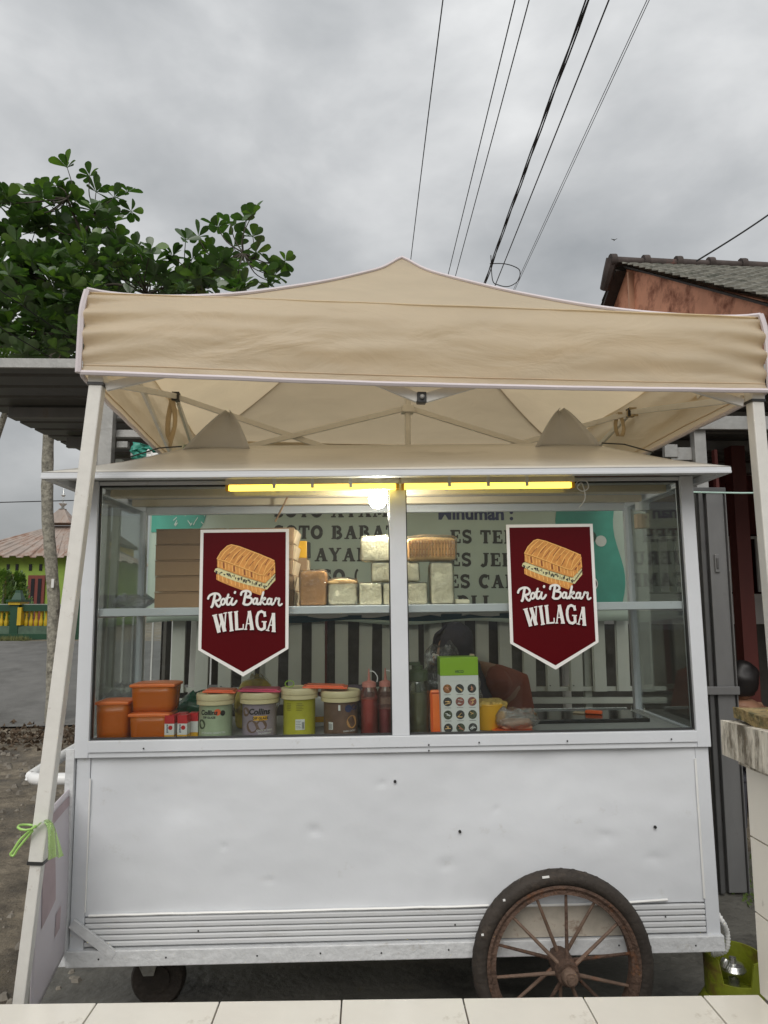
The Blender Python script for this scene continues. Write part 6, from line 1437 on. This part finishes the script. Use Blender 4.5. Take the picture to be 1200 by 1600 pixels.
# free sprays above the mass
sprays = [(105, 262), (88, 290), (140, 275), (118, 315), (150, 300), (178, 308), (205, 330), (165, 340), (200, 300), (45, 300), (130, 345), (185, 375), (215, 385), (75, 305),
          (385, 345), (360, 350), (395, 370), (340, 355), (310, 370), (290, 375), (330, 390), (365, 385), (400, 395), (420, 410), (445, 408), (270, 400), (350, 410), (385, 410), (300, 405), (430, 430), (395, 335), (280, 420)]
for px_, py_ in sprays: tips.append(tp_(px_, py_, 8.9+rnd.uniform(-.3, .3)))
hubs = [tp_(95, 470), tp_(40, 430), tp_(150, 450), tp_(130, 370), tp_(150, 330), tp_(230, 460), tp_(310, 450), tp_(355, 420), tp_(-30, 430), tp_(60, 520), tp_(380, 395, 8.9), tp_(105, 310, 8.9)]
links = [(0, None), (1, 0), (2, 0), (3, 0), (4, 3), (5, 2), (6, 5), (7, 6), (8, 1), (9, 0), (10, 7), (11, 3)]
for a_, b_ in links:
    if b_ is None: s0 = tk[6]
    else: s0 = hubs[b_]
    m_2 = s0.lerp(hubs[a_], .5)+Vector((rnd.uniform(-.08, .08), rnd.uniform(-.1, .1), rnd.uniform(-.05, .1)))
    g = G(); g.tube(curve_pts([s0, m_2, hubs[a_]], 6), [(.035 if a_ in (0, 1, 2) else .022)*(1-.35*k/12) for k in range(13)], 8); g.build('branch', twig_m, tree, smooth=True)
g = G()
for t_ in tips:
    hb2 = min(hubs, key=lambda h_: (h_-t_).length); m_2 = hb2.lerp(t_, .5)+Vector((rnd.uniform(-.1, .1), rnd.uniform(-.1, .1), -.04)); g.tube(curve_pts([hb2, m_2, t_], 4), [.011-.0008*k for k in range(9)], 5)
o = g.build('twigs', twig_m, tree, smooth=True); o['kind'] = 'stuff'
def leaf_geo(ln_=1., w_=.52):
    """broad leaf widest near its tip, folded along the midrib"""
    prof = [(0, .015), (.12, .05), (.35, .28), (.6, .46), (.8, .50), (.93, .34), (1.0, .04)]
    vs = []; 
    for t_, h_ in prof: vs += [(-h_*w_, t_, .10*h_+ -.12*t_*t_), (0, t_, -.12*t_*t_-.02), (h_*w_, t_, .10*h_-.12*t_*t_)]
    return vs, [f_ for i in range(6) for f_ in ((3*i, 3*i+1, 3*i+4, 3*i+3), (3*i+1, 3*i+2, 3*i+5, 3*i+4))]
lv, lf = leaf_geo()
places = []
for ti, t_ in enumerate(tips):
    for c_ in range(2 if ti < len(tips)-len(sprays) else 1):
        ctr = t_ if c_ == 0 else t_+Vector((rnd.gauss(0, .13), rnd.gauss(0, .13), rnd.gauss(0, .09)))
        ax = Vector((rnd.gauss(0, .4), rnd.gauss(0, .4), 1)).normalized(); nl = rnd.randint(6, 9); a0 = rnd.random()*6.28
        for k_ in range(nl):
            az = a0+k_*2*math.pi/nl+rnd.gauss(0, .2); el = rnd.uniform(.0, .95); s_ = rnd.uniform(.15, .25)
            Mx = Matrix.Translation(ctr) @ ax.to_track_quat('Z', 'Y').to_matrix().to_4x4() @ Matrix.Rotation(az, 4, 'Z') @ Matrix.Rotation(el, 4, 'X') @ Matrix.Rotation(rnd.gauss(0, .35), 4, 'Y') @ Matrix.Scale(s_, 4)
            places.append((Mx, rnd.random() < .22))
inview = []
for i, (Mx, yng) in enumerate(places):
    p = Mx.translation; inview.append((p.y-.25*(p.x > -1.2), i))
# the leaves that show largest: nearest the street, each its own object
front = set(i for _, i in sorted(inview)[:300])
lm1 = bpy.data.meshes.new('leaf'); lm1.from_pydata(lv, [], lf); lm1.materials.append(leaf_m); lm2 = lm1.copy(); lm2.materials.clear(); lm2.materials.append(leaf_y)
for q in (lm1, lm2): q.polygons.foreach_set('use_smooth', [True]*len(q.polygons))
g = G(); gy = G()
for i, (Mx, yng) in enumerate(places):
    if i in front:
        o = bpy.data.objects.new('leaf', lm2 if yng else lm1); COL.objects.link(o); o.parent = tree; o.matrix_local = Mx
    else: (gy if yng else g).add(lv, lf, Mx)
o = g.build('foliage', leaf_m, tree, smooth=True, ang=None); o['kind'] = 'stuff'
o = gy.build('young_foliage', leaf_y, tree, smooth=True, ang=None); o['kind'] = 'stuff'
# paler, finer tree low behind it
pt = thing('fine_leaved_tree', 'paler fine-leaved tree showing under the broad dark crown at the roof edge', 'tree', (at(20, 560, 12).x-.8, 12, gh(12)))
T1 = pt.location.copy(); g = G(); gt = G()
hb3 = at(10, 640, 12)-T1; gtr = G(); gtr.tube([(0, 0, -.02), (.1, 0, 2), hb3], [.1, .08, .05], 8); gtr.build('trunk', bark, pt, smooth=True)
for i in range(130):
    c = at(rnd.uniform(-60, 120), rnd.uniform(515, 590), 12+rnd.uniform(-1, 1))-T1; gt.tube([hb3, hb3.lerp(c, .6)+Vector((0, 0, .15)), c], [.015, .01, .005], 4)
    for k_ in range(26):
        Mx = Matrix.Translation(c+Vector((rnd.gauss(0, .16), rnd.gauss(0, .16), rnd.gauss(0, .12)))) @ Matrix.Rotation(rnd.random()*6.28, 4, 'Z') @ Matrix.Rotation(rnd.uniform(-1, 1), 4, 'X') @ Matrix.Diagonal((.06, .15, .1, 1)); g.add(lv, lf, Mx)
o = g.build('foliage', leaf_y, pt, smooth=True, ang=None); o['kind'] = 'stuff'; o = gt.build('twigs', twig_m, pt); o['kind'] = 'stuff'

# ------------------------------------------------------------------ green house across the road
HY = 26
def hx(px): return at(px, 900, HY).x
z_e = at(70, 869, HY).z; hx0, hx1 = at(-60, 900, HY).x, at(139, 900, HY).x
gh_ = thing('green_house', 'lime green house with rusty pyramid roof across the road', 'house', ((hx0+hx1)/2, HY, gh(HY)))
hl = gh_.location.copy(); W_ = (hx1-hx0)/2; gz = gh(HY)
g = G(); g.bb(-W_, W_, 0, 5.5, 0, z_e-gz); g.build('wall', green_wall, gh_)
apx = at(97, 812, HY+2.75).x-hl.x; apz = at(97, 822, HY+2.75).z-gz
E0 = z_e-gz-.05
cor = [(-W_-.5, -.5), (W_+.45, -.5), (W_+.45, 6), (-W_-.5, 6)]
for k_ in range(4):
    a_, b_ = cor[k_], cor[(k_+1) % 4]; g = G(); n_ = 90 if k_ == 0 else 40
    top_a = (apx-.35, 2.4) if k_ in (0, 3) else (apx+.35, 2.4)
    def fr(u, v):
        bx_l = a_[0]+(b_[0]-a_[0])*u; by_l = a_[1]+(b_[1]-a_[1])*u; tx_ = apx+(u-.5)*.7*(1 if k_ in (0,) else (-1 if k_ == 2 else 0)); ty_ = 2.75
        c_ = .03*(1 if math.sin(u*n_*.8) > 0 else -1)*(1-v)
        return (bx_l+(tx_-bx_l)*v, by_l+(ty_-by_l)*v, E0+(apz-E0)*v+c_)
    g.grid(fr, n_*2, 6); g.build('roof', rusty_roof, gh_, solid=.02)
g = G(); g.lathe([(.75, 0), (.12, .62), (0, .62)], 4, Matrix.Translation((apx, 2.75, apz+.08)) @ Matrix.Rotation(R(45), 4, 'Z')); g.build('roof_cap', rusty_roof, gh_)
g = G(); g.lathe([(.0, 0), (.16, 0), (.05, .1), (.16, .22), (.04, .34), (.03, .5), (.09, .56), (.02, .66), (.0, 1.1)], 12, Matrix.Translation((apx, 2.75, apz+.68))); g.build('finial', chrome, gh_, smooth=True)
dA = at(46, 900, HY).x-hl.x; dB = at(72, 900, HY).x-hl.x; dz = at(60, 899, HY).z-gz
dr2 = bpy.data.objects.new('door', None); COL.objects.link(dr2); dr2.parent = gh_
g = G(); g.bb(dA, dB, -.09, -.001, 0, dz); g.build('frame', maroon_wood, dr2); 
g = G(); g.bb(dA+.12, (dA+dB)/2-.05, -.11, -.0905, .75, dz-.12); g.build('pane', dark_pane, dr2); g = G(); g.bb((dA+dB)/2+.07, dB-.1, -.11, -.0905, .75, dz-.12); g.build('pane', dark_pane, dr2)
wA = at(10, 900, HY).x-hl.x; wB = at(23, 900, HY).x-hl.x; wn = bpy.data.objects.new('window', None); COL.objects.link(wn); wn.parent = gh_; wz = at(15, 897, HY).z-gz
g = G(); g.bb(wA, wB, -.08, -.001, wz-1.2, wz); g.build('frame', maroon_wood, wn); g = G(); g.bb(wA+.07, wB-.07, -.09, -.0805, wz-1.1, wz-.08); g.build('pane', dark_pane, wn)
for px_ in (13, 27, 48, 64): 
    x = at(px_, 886, HY).x-hl.x; z = at(px_, 886, HY).z-gz; g = G(); g.bb(x-.05, x+.05, -.03, -.001, z-.13, z+.1); g.build('vent_slot', dark_pane, gh_)
rr_ = thing('red_roof_house', 'house with a red clay roof showing beyond the green house', 'house', (at(0, 860, 38).x, 38, gh(38))); rz_ = at(10, 841, 38).z-gh(38)
g = G(); g.bb(-8, 1.5, .5, 6, 0, rz_-1.2); g.build('wall', salmon, rr_); g = G(); g.add([(-9, 0, rz_-1.4), (2, 0, rz_-1.4), (.9, 3, rz_), (-8, 3, rz_), (-9, 6, rz_-1.4), (2, 6, rz_-1.4)], [(0, 1, 2, 3), (4, 3, 2, 5), (1, 5, 2), (0, 3, 4)]); g.build('roof', red_tile, rr_, solid=.05)
gb = thing('yellow_gable_house', 'small yellow gabled house far beyond the green house', 'house', (at(136, 860, 45).x, 45, gh(45))); gz_ = at(136, 830, 45).z-gh(45)
g = G(); g.prism([(-1.2, 0), (1.6, 0), (1.6, gz_-.8), (.3, gz_), (-1.2, gz_-.8)], 0, 4); g.build('wall', yel_paint, gb); g = G(); g.prism([(-1.4, gz_-.9), (.3, gz_+.1), (1.8, gz_-.9), (1.8, gz_-.7), (.3, gz_+.3), (-1.4, gz_-.7)], -.3, 4.3); g.build('roof', dark_board, gb)

# ------------------------------------------------------------------ green and yellow balustrade
BYf = 17.2; bz = gh(BYf)
fw = thing('balustrade_fence', 'dark green wall with yellow balusters across the road', 'fence', (at(40, 960, BYf).x, BYf, bz)); fo = fw.location.copy()
def fx(px): return at(px, 960, BYf).x-fo.x
def fz(py): return at(60, py, BYf).z-bz
L0, L1 = fx(-140), fx(160)
zb0 = max(.05, fz(988)); zb1 = fz(978); zt0, zt1 = fz(955), fz(945)
g = G(); g.bb(L0, L1, -.22, .2, -.05, zb0*.8+.0); g.build('plinth', dk_green, fw); g = G(); g.bb(L0, L1, -.14, .14, zb0*.8+.001, zb1); g.build('plinth_step', mat('faded_green_concrete', (.08, .13, .09), .8, var=.3), fw)
g = G(); g.bb(L0, L1, -.1, .1, zt0, zt1); g.build('top_rail', dk_green, fw); g = G(); g.bb(L0, L1, -.105, .105, zt1+.001, zt1+.02); g.build('coping', mat('grey_coping', (.3, .34, .3), .7), fw)
g = G(); x = L0+.05
pill = [(fx(20), fx(35)), (fx(-70), fx(-55))]
while x < L1:
    if not any(a_-.06 < x < b_+.06 for a_, b_ in pill) and not (fx(110) < x < fx(134)):
        H_ = zt0-zb1; g.lathe([(.035, zb1), (.045, zb1+H_*.08), (.05, zb1+H_*.3), (.025, zb1+H_*.55), (.03, zb1+H_*.6), (.022, zb1+H_*.7), (.035, zb1+H_*.9), (.04, zt0)], 8, Matrix.Translation((x, 0, 0)), caps=False)
    x += .115
o = g.build('balusters', yel_paint, fw, smooth=True); o['kind'] = 'stuff'
def fpillar(xa, xb, ztop_, capy):
    g = G(); g.bb(xa, xb, -.16, .16, -.05, ztop_); p_ = g.build('pillar', dk_green, fw)
    w_ = xb-xa
    g = G(); g.bb(xa-.04, xb+.04, -.2, .2, ztop_+.001, ztop_+.07); g.build('yellow_band', yel_paint, p_); g = G(); g.bb(xa-.08, xb+.08, -.24, .24, ztop_+.071, ztop_+.12); g.build('cap', dk_green, p_)
    g = G(); g.lathe([(w_*.85, ztop_+.121), (w_*.45, ztop_+.28), (w_*.4, ztop_+.34), (0, ztop_+.34)], 4, Matrix.Translation(((xa+xb)/2, 0, 0)) @ Matrix.Rotation(R(45), 4, 'Z')); g.build('cap_top', dk_green, p_)
    g = G(); g.bb(xb-.02, xb+.07, -.18, .0, zb1+.02, ztop_-.06); g.build('yellow_strip', yel_paint, p_)
fpillar(fx(21), fx(34), fz(945), 0); fpillar(fx(-69), fx(-56), fz(945), 0); fpillar(fx(113), fx(131), fz(913), 0)
lg = thing('gate_lamp', 'white globe lamp on the tall green gate pillar', 'lamp', fo+Vector((fx(120), 0, fz(913)+.34))); g = G(); g.lathe([(.02, 0), (.02, .12), (.05, .13)], 10, caps=False); g.build('stem', dk_green, lg); g = G(); g.lathe([(.0, .13), (.08, .16), (.11, .25), (.08, .34), (0, .38)], 14); g.build('globe', lamp_white, lg, smooth=True)
# conifer bushes
def bush(px_, pyt, lab, Y=20, w_=.55):
    b = at(px_, 975, Y); zt_ = at(px_, pyt, Y).z; t = thing('conifer_bush', lab, 'bush', (b.x, Y, gh(Y)), (0, 0, 0), 'conifer bushes by the green house'); H_ = zt_-gh(Y)
    g = G(); g.tube([(0, 0, -.02), (0, 0, H_*.8)], [.05, .02], 6); g.build('trunk', bark, t); g = G(); r2 = random.Random(px_)
    for i in range(1500):
        v = r2.random(); a = r2.random()*6.28; rr = w_*(.25+.75*math.sin(math.pi*min(1, .25+v*.75)))*math.sqrt(r2.random())*(1.15-v*.4); c = Vector((rr*math.cos(a), rr*math.sin(a), H_*(.05+v*.93)))
        g.add(lv, lf, Matrix.Translation(c) @ Matrix.Rotation(a, 4, 'Z') @ Matrix.Rotation(r2.uniform(.3, 1.3), 4, 'X') @ Matrix.Diagonal((.05, .17, .1, 1)))
    o = g.build('foliage', leaf_y, t, smooth=True, ang=None); o['kind'] = 'stuff'
bush(2, 893, 'taller conifer bush at the edge of the green house'); bush(25, 897, 'shorter conifer bush in front of the maroon window', 20.4, .42)
# verge
g = G(); r2 = random.Random(2)
for i in range(5200):
    x = r2.uniform(-14, -7.6); y = 16.0+abs(r2.gauss(0, .35)); h_ = r2.uniform(.04, .14); a = r2.random()*6.28; dx, dy = .012*math.cos(a), .012*math.sin(a)
    g.add([(x-dx, y-dy, gh(y)), (x+dx, y+dy, gh(y)), (x+r2.gauss(0, .03), y+r2.gauss(0, .03), gh(y)+h_)], [(0, 1, 2)])
tag(g.build('grass', mat('verge_grass', (.13, .14, .05), .9, var=.4)), 'short dry grass on the verge below the green fence', kind='stuff')
g = G()
for i in range(2600):
    x = r2.gauss(2.35, .35); y = r2.gauss(3.6, .45); h_ = r2.uniform(.01, .03); a = r2.random()*6.28; dx, dy = .01*math.cos(a), .01*math.sin(a)
    if x < 1.95: continue
    g.add([(x-dx, y-dy, .004), (x+dx, y+dy, .004), (x+r2.gauss(0, .012), y+r2.gauss(0, .012), .006+h_)], [(0, 1, 2)])
tag(g.build('moss', mat('green_moss', (.07, .11, .02), .9, var=.4)), 'green moss tufts on the damp ground beside the folding door', kind='stuff')
